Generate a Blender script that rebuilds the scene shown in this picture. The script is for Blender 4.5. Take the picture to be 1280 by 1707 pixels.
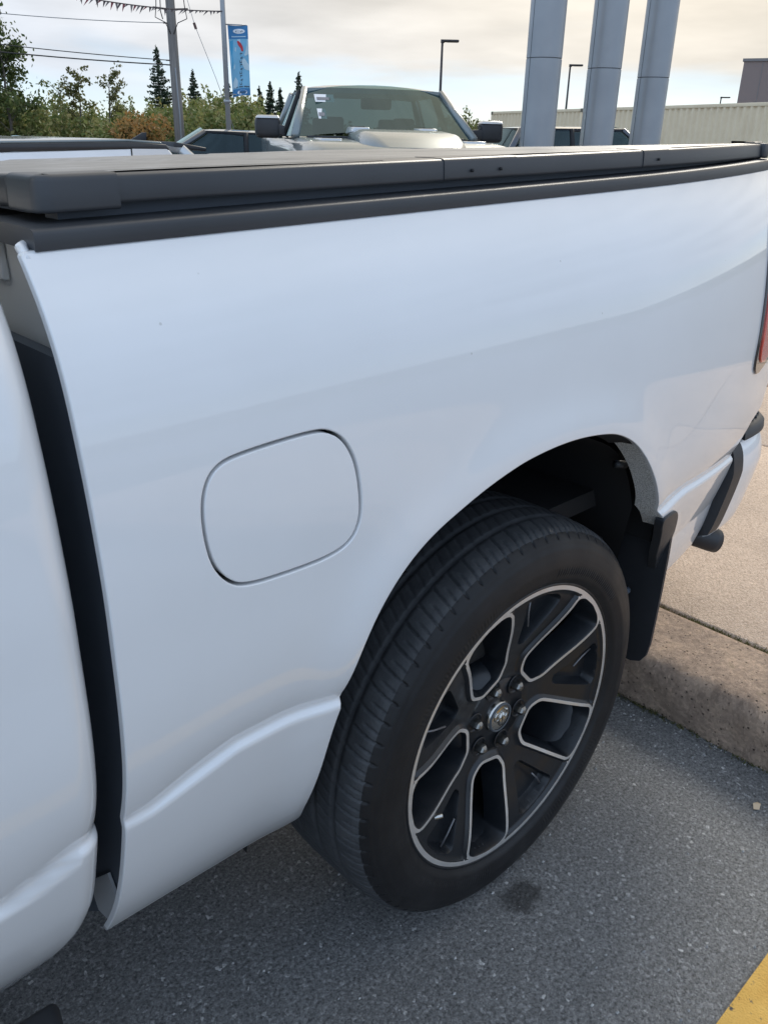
import bpy, bmesh, math, random
import numpy as np
from mathutils import Vector, Matrix
from mathutils.geometry import delaunay_2d_cdt

for o in list(bpy.data.objects):
    bpy.data.objects.remove(o)
S = bpy.context.scene
C = S.collection
R = math.radians
RNG = np.random.default_rng(7)

# ------------------------------------------------------------------ camera
cam_d = bpy.data.cameras.new('camera')
cam_d.sensor_fit = 'HORIZONTAL'
cam_d.sensor_width = 36.0
cam_d.lens = 1387.17 / 1280.0 * 36.0
cam_d.clip_start = 0.02
cam_d.clip_end = 4000
cam = bpy.data.objects.new('camera', cam_d)
C.objects.link(cam)
ax = Vector((0.72999334, -0.68312363, 0.02125631))
ay = Vector((0.26691873, 0.31358772, 0.91127226))
af = Vector((0.62917733, 0.65954897, -0.41125544))
cam.matrix_world = Matrix(((ax.x, ay.x, -af.x, -1.06902), (ax.y, ay.y, -af.y, -0.73687),
                           (ax.z, ay.z, -af.z, 1.41992), (0, 0, 0, 1)))
S.camera = cam

# ------------------------------------------------------------------ sky, sun, exposure
SUN_AZ = R(64)        # from +Y towards +X
SUN_EL = R(33)
sun_dir = Vector((math.sin(SUN_AZ) * math.cos(SUN_EL), math.cos(SUN_AZ) * math.cos(SUN_EL), math.sin(SUN_EL)))
W = bpy.data.worlds.new('World')
S.world = W
W.use_nodes = True
nt = W.node_tree
nt.nodes.clear()
N = nt.nodes.new
L = nt.links.new
out = N('ShaderNodeOutputWorld')
bg = N('ShaderNodeBackground')
bg.inputs['Strength'].default_value = 0.06
L(bg.outputs[0], out.inputs[0])
sky = N('ShaderNodeTexSky')
sky.sky_type = 'NISHITA'
sky.sun_disc = False
sky.sun_elevation = SUN_EL
sky.sun_rotation = SUN_AZ
sky.air_density = 0.7
sky.dust_density = 0.1
sky.ozone_density = 3.0
tc = N('ShaderNodeTexCoord')
sep = N('ShaderNodeSeparateXYZ')
L(tc.outputs['Generated'], sep.inputs[0])


def wmath(op, a, b=None, c=None, clamp=False):
    n = N('ShaderNodeMath')
    n.operation = op
    n.use_clamp = clamp
    for i, v in enumerate((a, b, c)):
        if v is None:
            continue
        if isinstance(v, (int, float)):
            n.inputs[i].default_value = v
        else:
            L(v, n.inputs[i])
    return n.outputs[0]


zc = wmath('MAXIMUM', sep.outputs['Z'], 0.0)
cxy = N('ShaderNodeCombineXYZ')
L(wmath('MULTIPLY', sep.outputs['X'], 1.7), cxy.inputs[0])
L(wmath('MULTIPLY', sep.outputs['Y'], 1.7), cxy.inputs[1])
L(wmath('MULTIPLY', zc, 9.0), cxy.inputs[2])
n1 = N('ShaderNodeTexNoise')
n1.inputs['Scale'].default_value = 1.5
n1.inputs['Detail'].default_value = 7
n1.inputs['Roughness'].default_value = 0.52
n1.inputs['Distortion'].default_value = 0.5
L(cxy.outputs[0], n1.inputs['Vector'])
n2 = N('ShaderNodeTexNoise')
n2.inputs['Scale'].default_value = 2.6
n2.inputs['Detail'].default_value = 6
L(cxy.outputs[0], n2.inputs['Vector'])
# thin cloud deck all round, breaking up towards the horizon
cover = wmath('MINIMUM', wmath('MULTIPLY_ADD', zc, 7.0, -0.42), 0.30)
msk = wmath('ADD', n1.outputs['Fac'], cover)
mr = N('ShaderNodeMapRange')
mr.interpolation_type = 'SMOOTHSTEP'
mr.inputs['From Min'].default_value = 0.36
mr.inputs['From Max'].default_value = 0.60
mr.inputs['To Min'].default_value = 0.50
L(msk, mr.inputs['Value'])
dot = N('ShaderNodeVectorMath')
dot.operation = 'DOT_PRODUCT'
L(tc.outputs['Generated'], dot.inputs[0])
dot.inputs[1].default_value = sun_dir
glow = wmath('POWER', wmath('MAXIMUM', dot.outputs['Value'], 0.0), 2.1)
shade = wmath('MULTIPLY_ADD', n2.outputs['Fac'], 0.85, 0.54)
base = N('ShaderNodeMix')
base.data_type = 'RGBA'
base.inputs[6].default_value = (6.2, 7.9, 10.6, 1)
base.inputs[7].default_value = (8.3, 7.1, 5.2, 1)
L(glow, base.inputs[0])
cl = N('ShaderNodeVectorMath')
cl.operation = 'SCALE'
L(base.outputs[2], cl.inputs[0])
L(shade, cl.inputs['Scale'])
mix = N('ShaderNodeMix')
mix.data_type = 'RGBA'
L(mr.outputs[0], mix.inputs[0])
L(sky.outputs[0], mix.inputs[6])
L(cl.outputs[0], mix.inputs[7])
L(mix.outputs[2], bg.inputs['Color'])

sl = bpy.data.lights.new('sun', 'SUN')
sl.energy = 1.3
sl.angle = R(18)
sl.color = (1.0, 0.94, 0.84)
so = bpy.data.objects.new('sun', sl)
C.objects.link(so)
so.rotation_euler = sun_dir.to_track_quat('Z', 'Y').to_euler()
so.location = (20, 20, 30)

S.view_settings.view_transform = 'Standard'
S.view_settings.look = 'None'
S.view_settings.exposure = 1.0
S.view_settings.gamma = 1.0
S.view_settings.use_curve_mapping = False
S.render.engine = 'CYCLES'
S.render.resolution_x = 767
S.render.resolution_y = 1024


# ------------------------------------------------------------------ materials
MATS = {}


def mat(name, col=(.5, .5, .5), rough=.5, metal=0.0, coat=0.0, coat_rough=.03, spec=.5):
    m = bpy.data.materials.new(name)
    m.use_nodes = True
    b = m.node_tree.nodes['Principled BSDF']
    b.inputs['Base Color'].default_value = (*col, 1)
    b.inputs['Roughness'].default_value = rough
    b.inputs['Metallic'].default_value = metal
    b.inputs['Coat Weight'].default_value = coat
    b.inputs['Coat Roughness'].default_value = coat_rough
    b.inputs['Specular IOR Level'].default_value = spec
    b.inputs['Coat IOR'].default_value = 1.6
    MATS[name] = m
    return m


class G:
    """small node helper for one material"""
    def __init__(s, m):
        s.m = m
        s.t = m.node_tree
        s.b = s.t.nodes['Principled BSDF']
        tcn = s.t.nodes.new('ShaderNodeTexCoord')
        s.co = tcn.outputs['Object']
        s.gen = tcn

    def n(s, typ, **kw):
        return s.t.nodes.new(typ)

    def l(s, a, b):
        s.t.links.new(a, b)

    def noise(s, scale, detail=4, rough=.5, vec=None, dist=0.0):
        n = s.n('ShaderNodeTexNoise')
        n.inputs['Scale'].default_value = scale
        n.inputs['Detail'].default_value = detail
        n.inputs['Roughness'].default_value = rough
        n.inputs['Distortion'].default_value = dist
        s.l(vec or s.co, n.inputs['Vector'])
        return n.outputs['Fac']

    def vor(s, scale, feature='F1', vec=None):
        n = s.n('ShaderNodeTexVoronoi')
        n.feature = feature
        n.inputs['Scale'].default_value = scale
        s.l(vec or s.co, n.inputs['Vector'])
        return n

    def ramp(s, fac, stops):
        n = s.n('ShaderNodeValToRGB')
        e = n.color_ramp.elements
        while len(e) > 1:
            e.remove(e[-1])
        e[0].position = stops[0][0]
        e[0].color = (*stops[0][1], 1) if len(stops[0][1]) == 3 else stops[0][1]
        for p, c in stops[1:]:
            k = e.new(p)
            k.color = (*c, 1)
        s.l(fac, n.inputs['Fac'])
        return n.outputs['Color']

    def mix(s, fac, a, b, typ='MIX'):
        n = s.n('ShaderNodeMix')
        n.data_type = 'RGBA'
        n.blend_type = typ
        for i, v in ((0, fac), (6, a), (7, b)):
            if isinstance(v, (int, float)):
                n.inputs[i].default_value = v
            elif isinstance(v, tuple):
                n.inputs[i].default_value = (*v, 1)
            else:
                s.l(v, n.inputs[i])
        return n.outputs[2]

    def math(s, op, a, b=0.0, clamp=False):
        n = s.n('ShaderNodeMath')
        n.operation = op
        n.use_clamp = clamp
        for i, v in enumerate((a, b)):
            if isinstance(v, (int, float)):
                n.inputs[i].default_value = v
            else:
                s.l(v, n.inputs[i])
        return n.outputs[0]

    def bump(s, h, strength=.3, dist=.01):
        n = s.n('ShaderNodeBump')
        n.inputs['Strength'].default_value = strength
        n.inputs['Distance'].default_value = dist
        s.l(h, n.inputs['Height'])
        s.l(n.outputs[0], s.b.inputs['Normal'])

    def color(s, c):
        s.l(c, s.b.inputs['Base Color'])

    def rough(s, c):
        s.l(c, s.b.inputs['Roughness'])


def bw(v):
    return (v, v, v)


# white paint, with a faint film of road dust
m = mat('white_paint', (.80, .81, .82), .42, 0, 1.0, .015)
g = G(m)
d1 = g.noise(3.0, 6, .6)
sv = g.vor(38)
near = g.ramp(sv.outputs['Distance'], [(.045, bw(1)), (.075, bw(0))])
pick = g.ramp(sv.outputs['Color'], [(.80, bw(0)), (.84, bw(.55))])
pc = g.ramp(d1, [(.35, (.81, .82, .83)), (.75, (.77, .78, .785))])
g.color(g.mix(g.math('MULTIPLY', near, pick), pc, (.42, .41, .38)))
g.l(g.ramp(g.noise(260, 2), [(.3, bw(.010)), (.8, bw(.045))]), m.node_tree.nodes['Principled BSDF'].inputs['Coat Roughness'])
# dusty white flange in the wheel arch
m = mat('dusty_flange', (.5, .5, .48), .8)
g = G(m)
g.color(g.ramp(g.noise(420, 4, .7), [(.36, (.20, .20, .19)), (.5, (.55, .55, .53)), (.64, (.80, .80, .78))]))
g.bump(g.noise(420, 3), .5, .004)
mat('dusty_grey', (.38, .39, .40), .8)
mat('inner_panel', (.80, .81, .80), .5)
m = mat('black_plastic', (.022, .024, .028), .5)
g = G(m)
g.bump(g.noise(900, 2), .12, .001)
g.color(g.ramp(g.noise(6, 5), [(.3, (.020, .022, .026)), (.75, (.034, .036, .040))]))
m = mat('rail_plastic', (.035, .038, .044), .42)
g = G(m)
g.bump(g.noise(1100, 2), .10, .001)
g.color(g.ramp(g.noise(5, 5), [(.3, (.032, .036, .042)), (.75, (.046, .05, .056))]))
m = mat('cover_vinyl', (.09, .09, .09), .4)
g = G(m)
g.color(g.ramp(g.noise(8, 6, .65), [(.3, (.14, .137, .134)), (.7, (.18, .176, .17))]))
g.rough(g.ramp(g.noise(14, 5), [(.3, bw(.30)), (.7, bw(.44))]))
g.bump(g.noise(700, 3), .15, .001)
mat('gap_black', (.008, .009, .011), .7)
mat('rubber_black', (.075, .09, .112), .6)
m = mat('tyre_rubber', (.02, .02, .021), .62)
g = G(m)
g.color(g.ramp(g.noise(22, 6, .65), [(.34, (.036, .039, .043)), (.62, (.055, .058, .062)), (.8, (.085, .085, .083))]))
g.bump(g.noise(300, 4), .22, .002)
g.rough(g.ramp(g.noise(12, 4), [(.3, bw(.50)), (.7, bw(.70))]))
m = mat('tyre_sidewall', (.010, .010, .011), .55, spec=.35)
g = G(m)
g.color(g.ramp(g.noise(14, 6, .65), [(.34, (.008, .008, .009)), (.62, (.014, .014, .015)), (.8, (.024, .023, .022))]))
g.bump(g.noise(420, 3), .12, .001)
g.rough(g.ramp(g.noise(9, 5), [(.3, bw(.42)), (.7, bw(.62))]))
m = mat('wheel_black', (.009, .011, .014), .34, 0, .15, .16, .4)
g = G(m)
g.rough(g.ramp(g.noise(35, 5, .6), [(.35, bw(.30)), (.7, bw(.46))]))
m = mat('wheel_machined', (.80, .785, .76), .36, .80)
g = G(m)
g.rough(g.ramp(g.noise(60, 4), [(.3, bw(.34)), (.7, bw(.50))]))
mat('nut_steel', (.28, .275, .26), .32, 1.0)
mat('pocket_grey', (.17, .17, .18), .4, .5)
mat('chrome', (.52, .51, .48), .18, 1.0)
mat('brake_iron', (.03, .03, .03), .6, .3)
mat('red_lens', (.72, .075, .045), .15, 0, 1.0)
mat('lamp_smoke', (.02, .012, .012), .08, 0, 1.0)
mat('underbody', (.010, .010, .011), .8)
mat('white_sticker', (.78, .78, .78), .6)
mat('sticker_ink', (.18, .18, .2), .6)

# asphalt
m = mat('asphalt', (.06, .06, .065), .85)
g = G(m)
v1 = g.vor(150)
v2 = g.vor(420)
stone = g.ramp(g.math('MULTIPLY', v1.outputs['Color'], 1.0), [(.0, (.105, .104, .102)), (.45, (.170, .169, .165)), (.8, (.245, .243, .236)), (.90, (.36, .355, .345)), (1.0, (.90, .88, .84))])
fine = g.ramp(v2.outputs['Color'], [(.0, (.10, .10, .098)), (.7, (.195, .193, .188)), (1.0, (.44, .44, .43))])
colr = g.mix(.35, stone, fine)
tar = g.ramp(g.noise(150, 5, .75), [(.37, bw(.34)), (.48, bw(.90)), (.58, bw(1.12)), (.66, bw(1.7))])
colr = g.mix(1.0, colr, tar, 'MULTIPLY')
big = g.ramp(g.noise(1.3, 6, .6), [(.3, bw(.82)), (.7, bw(1.16))])
colr = g.mix(1.0, colr, big, 'MULTIPLY')
# damp spot in front of the tyre and a few small drips (real stains)
geo = g.co


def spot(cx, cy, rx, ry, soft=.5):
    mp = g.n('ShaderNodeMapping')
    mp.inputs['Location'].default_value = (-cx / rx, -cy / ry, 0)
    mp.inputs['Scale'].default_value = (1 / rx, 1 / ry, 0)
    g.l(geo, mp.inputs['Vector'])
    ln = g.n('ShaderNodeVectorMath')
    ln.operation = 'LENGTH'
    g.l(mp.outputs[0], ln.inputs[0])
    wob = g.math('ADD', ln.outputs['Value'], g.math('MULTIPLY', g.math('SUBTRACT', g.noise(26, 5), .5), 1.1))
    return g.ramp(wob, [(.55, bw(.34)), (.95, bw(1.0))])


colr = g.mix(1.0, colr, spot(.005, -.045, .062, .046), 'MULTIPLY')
colr = g.mix(1.0, colr, spot(.42, -.62, .05, .035), 'MULTIPLY')
g.color(colr)
hh = g.math('ADD', g.math('MULTIPLY', v1.outputs['Distance'], -.4), g.noise(260, 5, .7))
g.bump(hh, .8, .005)
g.rough(g.ramp(v1.outputs['Color'], [(0, bw(.62)), (1, bw(.95))]))

# concrete
m = mat('concrete', (.40, .34, .27), .88)
g = G(m)
va = g.vor(210)
agg = g.ramp(va.outputs['Color'], [(.0, (.36, .26, .185)), (.35, (.53, .395, .29)), (.8, (.65, .495, .37)), (1, (.74, .60, .46))])
agg = g.mix(1.0, agg, g.ramp(g.noise(2.4, 7, .65), [(.3, bw(.80)), (.55, bw(1.0)), (.75, bw(1.12))]), 'MULTIPLY')
g.color(agg)
g.bump(g.math('ADD', g.noise(60, 6, .7), g.math('MULTIPLY', va.outputs['Distance'], -.6)), .7, .006)
m = mat('kerb_stone', (.30, .25, .2), .9)
g = G(m)
va = g.vor(120)
c0 = g.ramp(g.noise(9, 8, .7), [(.28, (.28, .205, .155)), (.5, (.50, .365, .27)), (.66, (.64, .465, .335)), (.8, (.74, .47, .29))])
c0 = g.mix(1.0, c0, g.ramp(va.outputs['Color'], [(0, bw(.72)), (.85, bw(1.08)), (1, bw(1.3))]), 'MULTIPLY')
pits = g.ramp(g.math('ADD', g.vor(62).outputs['Distance'], g.math('MULTIPLY', g.noise(45, 4), .35)), [(.26, bw(.30)), (.36, bw(1.0))])
c0 = g.mix(1.0, c0, g.mix(1.0, c0, pits, 'MULTIPLY'))
moss = g.ramp(g.noise(14, 5, .6), [(.62, bw(0)), (.72, bw(.55))])
c0 = g.mix(moss, c0, (.16, .15, .06))
g.color(c0)
g.bump(g.math('ADD', g.noise(70, 7, .75), g.math('MULTIPLY', pits, .7)), 1.0, .016)
m = mat('grit_stone', (.4, .4, .39), .85)
g = G(m)
g.color(g.ramp(g.noise(90, 3), [(.3, (.20, .20, .20)), (.6, (.42, .41, .39)), (.8, (.62, .60, .56))]))
# soil and moss in the joints
m = mat('joint_moss', (.09, .09, .05), .95)
g = G(m)
g.color(g.ramp(g.noise(40, 5, .6), [(.35, (.055, .05, .04)), (.55, (.10, .10, .05)), (.7, (.13, .15, .05))]))
g.bump(g.noise(150, 4), 1, .006)
# yellow line paint
m = mat('yellow_paint', (.62, .36, .06), .75)
g = G(m)
wv = g.vor(60)
wear = g.ramp(g.math('ADD', g.noise(75, 6, .7), g.math('MULTIPLY', wv.outputs['Distance'], -.1)), [(.26, bw(0)), (.33, bw(1))])
ycol = g.ramp(g.noise(20, 6), [(.3, (.60, .34, .065)), (.7, (.70, .43, .10))])
g.color(g.mix(wear, (.06, .06, .06), ycol))
g.bump(g.noise(240, 4), .8, .004)

# background materials
mat('silver_paint', (.19, .22, .222), .36, .5, .8, .05)
mat('silver_paint_light', (.50, .52, .53), .32, .5, 1.0, .02)
mat('charcoal_paint', (.045, .055, .07), .3, .4, 1.0, .02)
mat('navy_paint', (.03, .035, .05), .3, .3, 1.0, .02)
mat('seat_dark', (.02, .021, .023), .8)
mat('headlight', (.7, .7, .68), .1, 0, 1.0)


def glass_mat(name, tint, refl_rough=.02, f0=.13):
    mm = bpy.data.materials.new(name)
    mm.use_nodes = True
    t = mm.node_tree
    t.nodes.clear()
    o = t.nodes.new('ShaderNodeOutputMaterial')
    mx = t.nodes.new('ShaderNodeMixShader')
    tr = t.nodes.new('ShaderNodeBsdfTransparent')
    tr.inputs[0].default_value = (*tint, 1)
    gl = t.nodes.new('ShaderNodeBsdfGlossy')
    gl.inputs['Roughness'].default_value = refl_rough
    gl.inputs[0].default_value = (.66, .88, .94, 1)
    lw = t.nodes.new('ShaderNodeLayerWeight')
    lw.inputs[0].default_value = .5
    pw = t.nodes.new('ShaderNodeMath')
    pw.operation = 'POWER'
    t.links.new(lw.outputs['Facing'], pw.inputs[0])
    pw.inputs[1].default_value = 5.0
    fr = t.nodes.new('ShaderNodeMath')
    fr.operation = 'MULTIPLY_ADD'
    t.links.new(pw.outputs[0], fr.inputs[0])
    fr.inputs[1].default_value = .90
    fr.inputs[2].default_value = f0
    t.links.new(fr.outputs[0], mx.inputs[0])
    t.links.new(tr.outputs[0], mx.inputs[1])
    t.links.new(gl.outputs[0], mx.inputs[2])
    t.links.new(mx.outputs[0], o.inputs[0])
    MATS[name] = mm


glass_mat('windscreen_glass', (.25, .36, .37))
glass_mat('privacy_glass', (.14, .17, .18), .02, .05)

m = mat('column_steel', (.26, .285, .32), .38, .35)
g = G(m)
g.color(g.ramp(g.noise(2.2, 5), [(.3, (.285, .305, .325)), (.7, (.34, .36, .38))]))
g.rough(g.ramp(g.noise(5, 4), [(.3, bw(.34)), (.7, bw(.46))]))
mat('seam_dark', (.07, .08, .09), .6)
m = mat('container_paint', (.40, .385, .32), .6)
g = G(m)
g.color(g.ramp(g.noise(1.4, 8, .7), [(.3, (.72, .59, .40)), (.62, (.82, .69, .48)), (.76, (.60, .46, .30))]))
m = mat('container_dark', (.17, .15, .11), .8)
mat('clad_brown', (.24, .19, .175), .7)
mat('clad_trim', (.20, .19, .19), .6)
m = mat('pole_wood', (.20, .18, .16), .9)
g = G(m)
mp = g.n('ShaderNodeMapping')
mp.inputs['Scale'].default_value = (14, 14, .6)
g.l(g.co, mp.inputs['Vector'])
g.color(g.ramp(g.noise(1.5, 6, .6, vec=mp.outputs[0]), [(.3, (.15, .14, .13)), (.7, (.27, .25, .235))]))
mat('galvanised', (.34, .35, .36), .45, .7)
mat('lamp_bronze', (.05, .045, .045), .5, .3)
mat('cable_black', (.02, .02, .022), .6)
mat('cable_grey', (.25, .26, .27), .6)
mat('insulator', (.10, .05, .045), .3)
mat('banner_sky', (.20, .47, .66), .7)
mat('banner_blue', (.045, .20, .42), .7)
mat('banner_cyan', (.05, .34, .58), .7)
mat('banner_pale', (.50, .66, .74), .7)
mat('banner_white', (.78, .80, .82), .7)
mat('banner_ink', (.07, .12, .17), .7)
mat('banner_red', (.55, .04, .05), .7)
mat('pennant_red', (.25, .06, .07), .7)
mat('pennant_dark', (.09, .07, .07), .7)
mat('pennant_grey', (.22, .19, .18), .7)
m = mat('bark', (.10, .085, .07), .9)
g = G(m)
g.color(g.ramp(g.noise(9, 5), [(.3, (.07, .06, .05)), (.7, (.15, .13, .11))]))
m = mat('soil', (.10, .085, .06), .95)
g = G(m)
g.color(g.ramp(g.noise(.35, 8, .7), [(.35, (.07, .085, .03)), (.55, (.11, .10, .055)), (.7, (.14, .12, .08))]))


def leaf_mat(name, cols, transl=.35):
    mm = bpy.data.materials.new(name)
    mm.use_nodes = True
    t = mm.node_tree
    b = t.nodes['Principled BSDF']
    b.inputs['Roughness'].default_value = .6
    b.inputs['Specular IOR Level'].default_value = .25
    ge = t.nodes.new('ShaderNodeNewGeometry')
    rp = t.nodes.new('ShaderNodeValToRGB')
    e = rp.color_ramp.elements
    e[0].position = 0
    e[0].color = (*cols[0], 1)
    e[1].position = 1
    e[1].color = (*cols[-1], 1)
    for i, c in enumerate(cols[1:-1]):
        k = e.new((i + 1) / (len(cols) - 1))
        k.color = (*c, 1)
    t.links.new(ge.outputs['Random Per Island'], rp.inputs[0])
    t.links.new(rp.outputs[0], b.inputs['Base Color'])
    tl = t.nodes.new('ShaderNodeBsdfTranslucent')
    t.links.new(rp.outputs[0], tl.inputs[0])
    ms = t.nodes.new('ShaderNodeMixShader')
    ms.inputs[0].default_value = transl
    o = t.nodes['Material Output']
    t.links.new(b.outputs[0], ms.inputs[1])
    t.links.new(tl.outputs[0], ms.inputs[2])
    t.links.new(ms.outputs[0], o.inputs[0])
    MATS[name] = mm


leaf_mat('moss_blades', [(.07, .075, .03), (.12, .13, .045), (.20, .17, .09)])
mat('leaf_dry', (.55, .42, .28), .8)
leaf_mat('leaf_scrub', [(.10, .14, .04), (.17, .205, .065), (.235, .25, .095), (.30, .26, .11)])
leaf_mat('leaf_olive', [(.09, .10, .035), (.14, .15, .055), (.19, .17, .07)])
leaf_mat('leaf_green', [(.05, .08, .026), (.085, .12, .04), (.13, .155, .055)])
leaf_mat('leaf_orange', [(.30, .16, .055), (.36, .21, .075), (.24, .20, .075)])
leaf_mat('leaf_spruce', [(.03, .048, .03), (.048, .07, .042), (.07, .095, .055)], .15)


# ------------------------------------------------------------------ mesh helpers
def link(name, me, parent=None):
    o = bpy.data.objects.new(name, me)
    C.objects.link(o)
    if parent is not None:
        o.parent = parent
    return o


def mesh(name, v, f, m, parent=None, smooth=False, normals=None, matidx=None):
    me = bpy.data.meshes.new(name)
    me.from_pydata([tuple(map(float, a)) for a in v], [], [tuple(map(int, a)) for a in f])
    mats = m if isinstance(m, (list, tuple)) else [m]
    for k in mats:
        me.materials.append(MATS[k])
    if matidx is not None:
        me.polygons.foreach_set('material_index', matidx)
    if smooth:
        me.polygons.foreach_set('use_smooth', [True] * len(me.polygons))
    me.update()
    if normals is not None:
        me.normals_split_custom_set_from_vertices([tuple(map(float, a)) for a in normals])
    return link(name, me, parent)


def from_bm(name, bm, m, parent=None, smooth=False, sharp=35):
    me = bpy.data.meshes.new(name)
    bmesh.ops.recalc_face_normals(bm, faces=bm.faces)
    if smooth:
        for f in bm.faces:
            f.smooth = True
        for e in bm.edges:
            if len(e.link_faces) == 2 and e.calc_face_angle(0) > R(sharp):
                e.smooth = False
    bm.to_mesh(me)
    bm.free()
    me.materials.append(MATS[m])
    return link(name, me, parent)


def thing(name, label, cat, loc=(0, 0, 0), rz=0.0, group=None):
    o = bpy.data.objects.new(name, None)
    C.objects.link(o)
    o.empty_display_size = .2
    o.location = loc
    o.rotation_euler = (0, 0, rz)
    o['label'] = label
    o['category'] = cat
    if group:
        o['group'] = group
    return o


def tag(o, label, cat, group=None):
    o['label'] = label
    o['category'] = cat
    if group:
        o['group'] = group
    return o


def bm_box(bm, x0, x1, y0, y1, z0, z1, bevel=0.0, seg=2):
    r = bmesh.ops.create_cube(bm, size=1)
    vs = r['verts']
    for v in vs:
        v.co = Vector((x0 + (v.co.x + .5) * (x1 - x0), y0 + (v.co.y + .5) * (y1 - y0), z0 + (v.co.z + .5) * (z1 - z0)))
    if bevel:
        es = list({e for v in vs for e in v.link_edges})
        bmesh.ops.bevel(bm, geom=es, offset=bevel, segments=seg, profile=.5, affect='EDGES')
    return vs


def box(name, x0, x1, y0, y1, z0, z1, m, parent=None, bevel=0.0, seg=2):
    bm = bmesh.new()
    bm_box(bm, x0, x1, y0, y1, z0, z1, bevel, seg)
    return from_bm(name, bm, m, parent, smooth=bevel > 0, sharp=50)


def hull_box(name, pts8, m, parent=None, bevel=0.0, seg=2):
    """box from 8 corners: bottom 4 (ccw) then top 4"""
    bm = bmesh.new()
    v = [bm.verts.new(p) for p in pts8]
    for f in ((0, 3, 2, 1), (4, 5, 6, 7), (0, 1, 5, 4), (1, 2, 6, 5), (2, 3, 7, 6), (3, 0, 4, 7)):
        bm.faces.new([v[i] for i in f])
    if bevel:
        bmesh.ops.bevel(bm, geom=list(bm.edges), offset=bevel, segments=seg, profile=.5, affect='EDGES')
    return from_bm(name, bm, m, parent, smooth=bevel > 0, sharp=50)


def prism(name, poly, y0, y1, m, parent=None, bevel=0.0, seg=2, axis='y'):
    """polygon in (x,z) extruded along y (or (x,y) along z, (y,z) along x)"""
    bm = bmesh.new()

    def P(a, b, t):
        return (a, t, b) if axis == 'y' else ((a, b, t) if axis == 'z' else (t, a, b))
    A = [bm.verts.new(P(a, b, y0)) for a, b in poly]
    B = [bm.verts.new(P(a, b, y1)) for a, b in poly]
    bm.faces.new(A)
    bm.faces.new(B[::-1])
    n = len(poly)
    for i in range(n):
        j = (i + 1) % n
        bm.faces.new((A[i], B[i], B[j], A[j]))
    if bevel:
        bmesh.ops.bevel(bm, geom=list(bm.edges), offset=bevel, segments=seg, profile=.5, affect='EDGES', clamp_overlap=True)
    return from_bm(name, bm, m, parent, smooth=bevel > 0, sharp=50)


def tube_geo(path, rad, n=8, caps=True):
    path = [Vector(p) for p in path]
    if not isinstance(rad, (list, tuple)):
        rad = [rad] * len(path)
    V, F = [], []
    up = None
    for i, p in enumerate(path):
        d = (path[min(i + 1, len(path) - 1)] - path[max(i - 1, 0)]).normalized()
        if up is None:
            up = Vector((0, 0, 1)) if abs(d.z) < .9 else Vector((1, 0, 0))
        a = d.cross(up).normalized()
        b = a.cross(d).normalized()
        up = b
        for k in range(n):
            t = 2 * math.pi * k / n
            V.append(p + (a * math.cos(t) + b * math.sin(t)) * rad[i])
    for i in range(len(path) - 1):
        for k in range(n):
            k2 = (k + 1) % n
            F.append((i * n + k, i * n + k2, (i + 1) * n + k2, (i + 1) * n + k))
    if caps:
        F.append(tuple(range(n))[::-1])
        F.append(tuple((len(path) - 1) * n + k for k in range(n)))
    return V, F


def tube(name, path, rad, m, parent=None, n=8):
    V, F = tube_geo(path, rad, n)
    return mesh(name, V, F, m, parent, smooth=n > 5)


def merge(parts):
    V, F = [], []
    for v, f in parts:
        o = len(V)
        V += list(v)
        F += [tuple(i + o for i in q) for q in f]
    return V, F


def lathe_y(name, prof, m, parent=None, n=64, smooth=True, closed=False):
    """profile list of (y, r), spun about the y axis"""
    V, F = [], []
    for k in range(n):
        t = 2 * math.pi * k / n
        for y, r in prof:
            V.append((r * math.cos(t), y, r * math.sin(t)))
    P = len(prof)
    for k in range(n):
        k2 = (k + 1) % n
        for i in range(P - 1 + (1 if closed else 0)):
            j = (i + 1) % P
            F.append((k * P + i, k * P + j, k2 * P + j, k2 * P + i))
    return mesh(name, V, F, m, parent, smooth=smooth)


def chaikin(poly, it=3, closed=True):
    p = [np.array(a, float) for a in poly]
    for _ in range(it):
        q = []
        n = len(p)
        rng = range(n) if closed else range(n - 1)
        if not closed:
            q.append(p[0])
        for i in rng:
            a, b = p[i], p[(i + 1) % n]
            q += [a * .75 + b * .25, a * .25 + b * .75]
        if not closed:
            q.append(p[-1])
        p = q
    return np.array(p)


def resample(poly, step, closed=True):
    p = np.asarray(poly, float)
    if closed:
        p = np.vstack([p, p[:1]])
    s = np.r_[0, np.cumsum(np.hypot(*np.diff(p, axis=0).T))]
    n = max(3, int(round(s[-1] / step)))
    t = np.linspace(0, s[-1], n + 1)
    q = np.c_[np.interp(t, s, p[:, 0]), np.interp(t, s, p[:, 1])]
    return q[:-1] if closed else q


def inside(P, poly):
    x, y = P[:, 0], P[:, 1]
    c = np.zeros(len(P), bool)
    n = len(poly)
    for i in range(n):
        x1, y1 = poly[i]
        x2, y2 = poly[i - 1]
        if y1 == y2:
            continue
        k = ((y1 > y) != (y2 > y)) & (x < (x2 - x1) * (y - y1) / (y2 - y1) + x1)
        c ^= k
    return c


def dist_poly(P, poly, closed=True):
    d = np.full(len(P), 1e9)
    n = len(poly)
    for i in range(n if closed else n - 1):
        a, b = poly[i], poly[(i + 1) % n]
        ab = b - a
        t = np.clip(((P - a) @ ab) / max(ab @ ab, 1e-12), 0, 1)
        q = a + t[:, None] * ab
        d = np.minimum(d, np.hypot(*(P - q).T))
    return d


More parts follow.
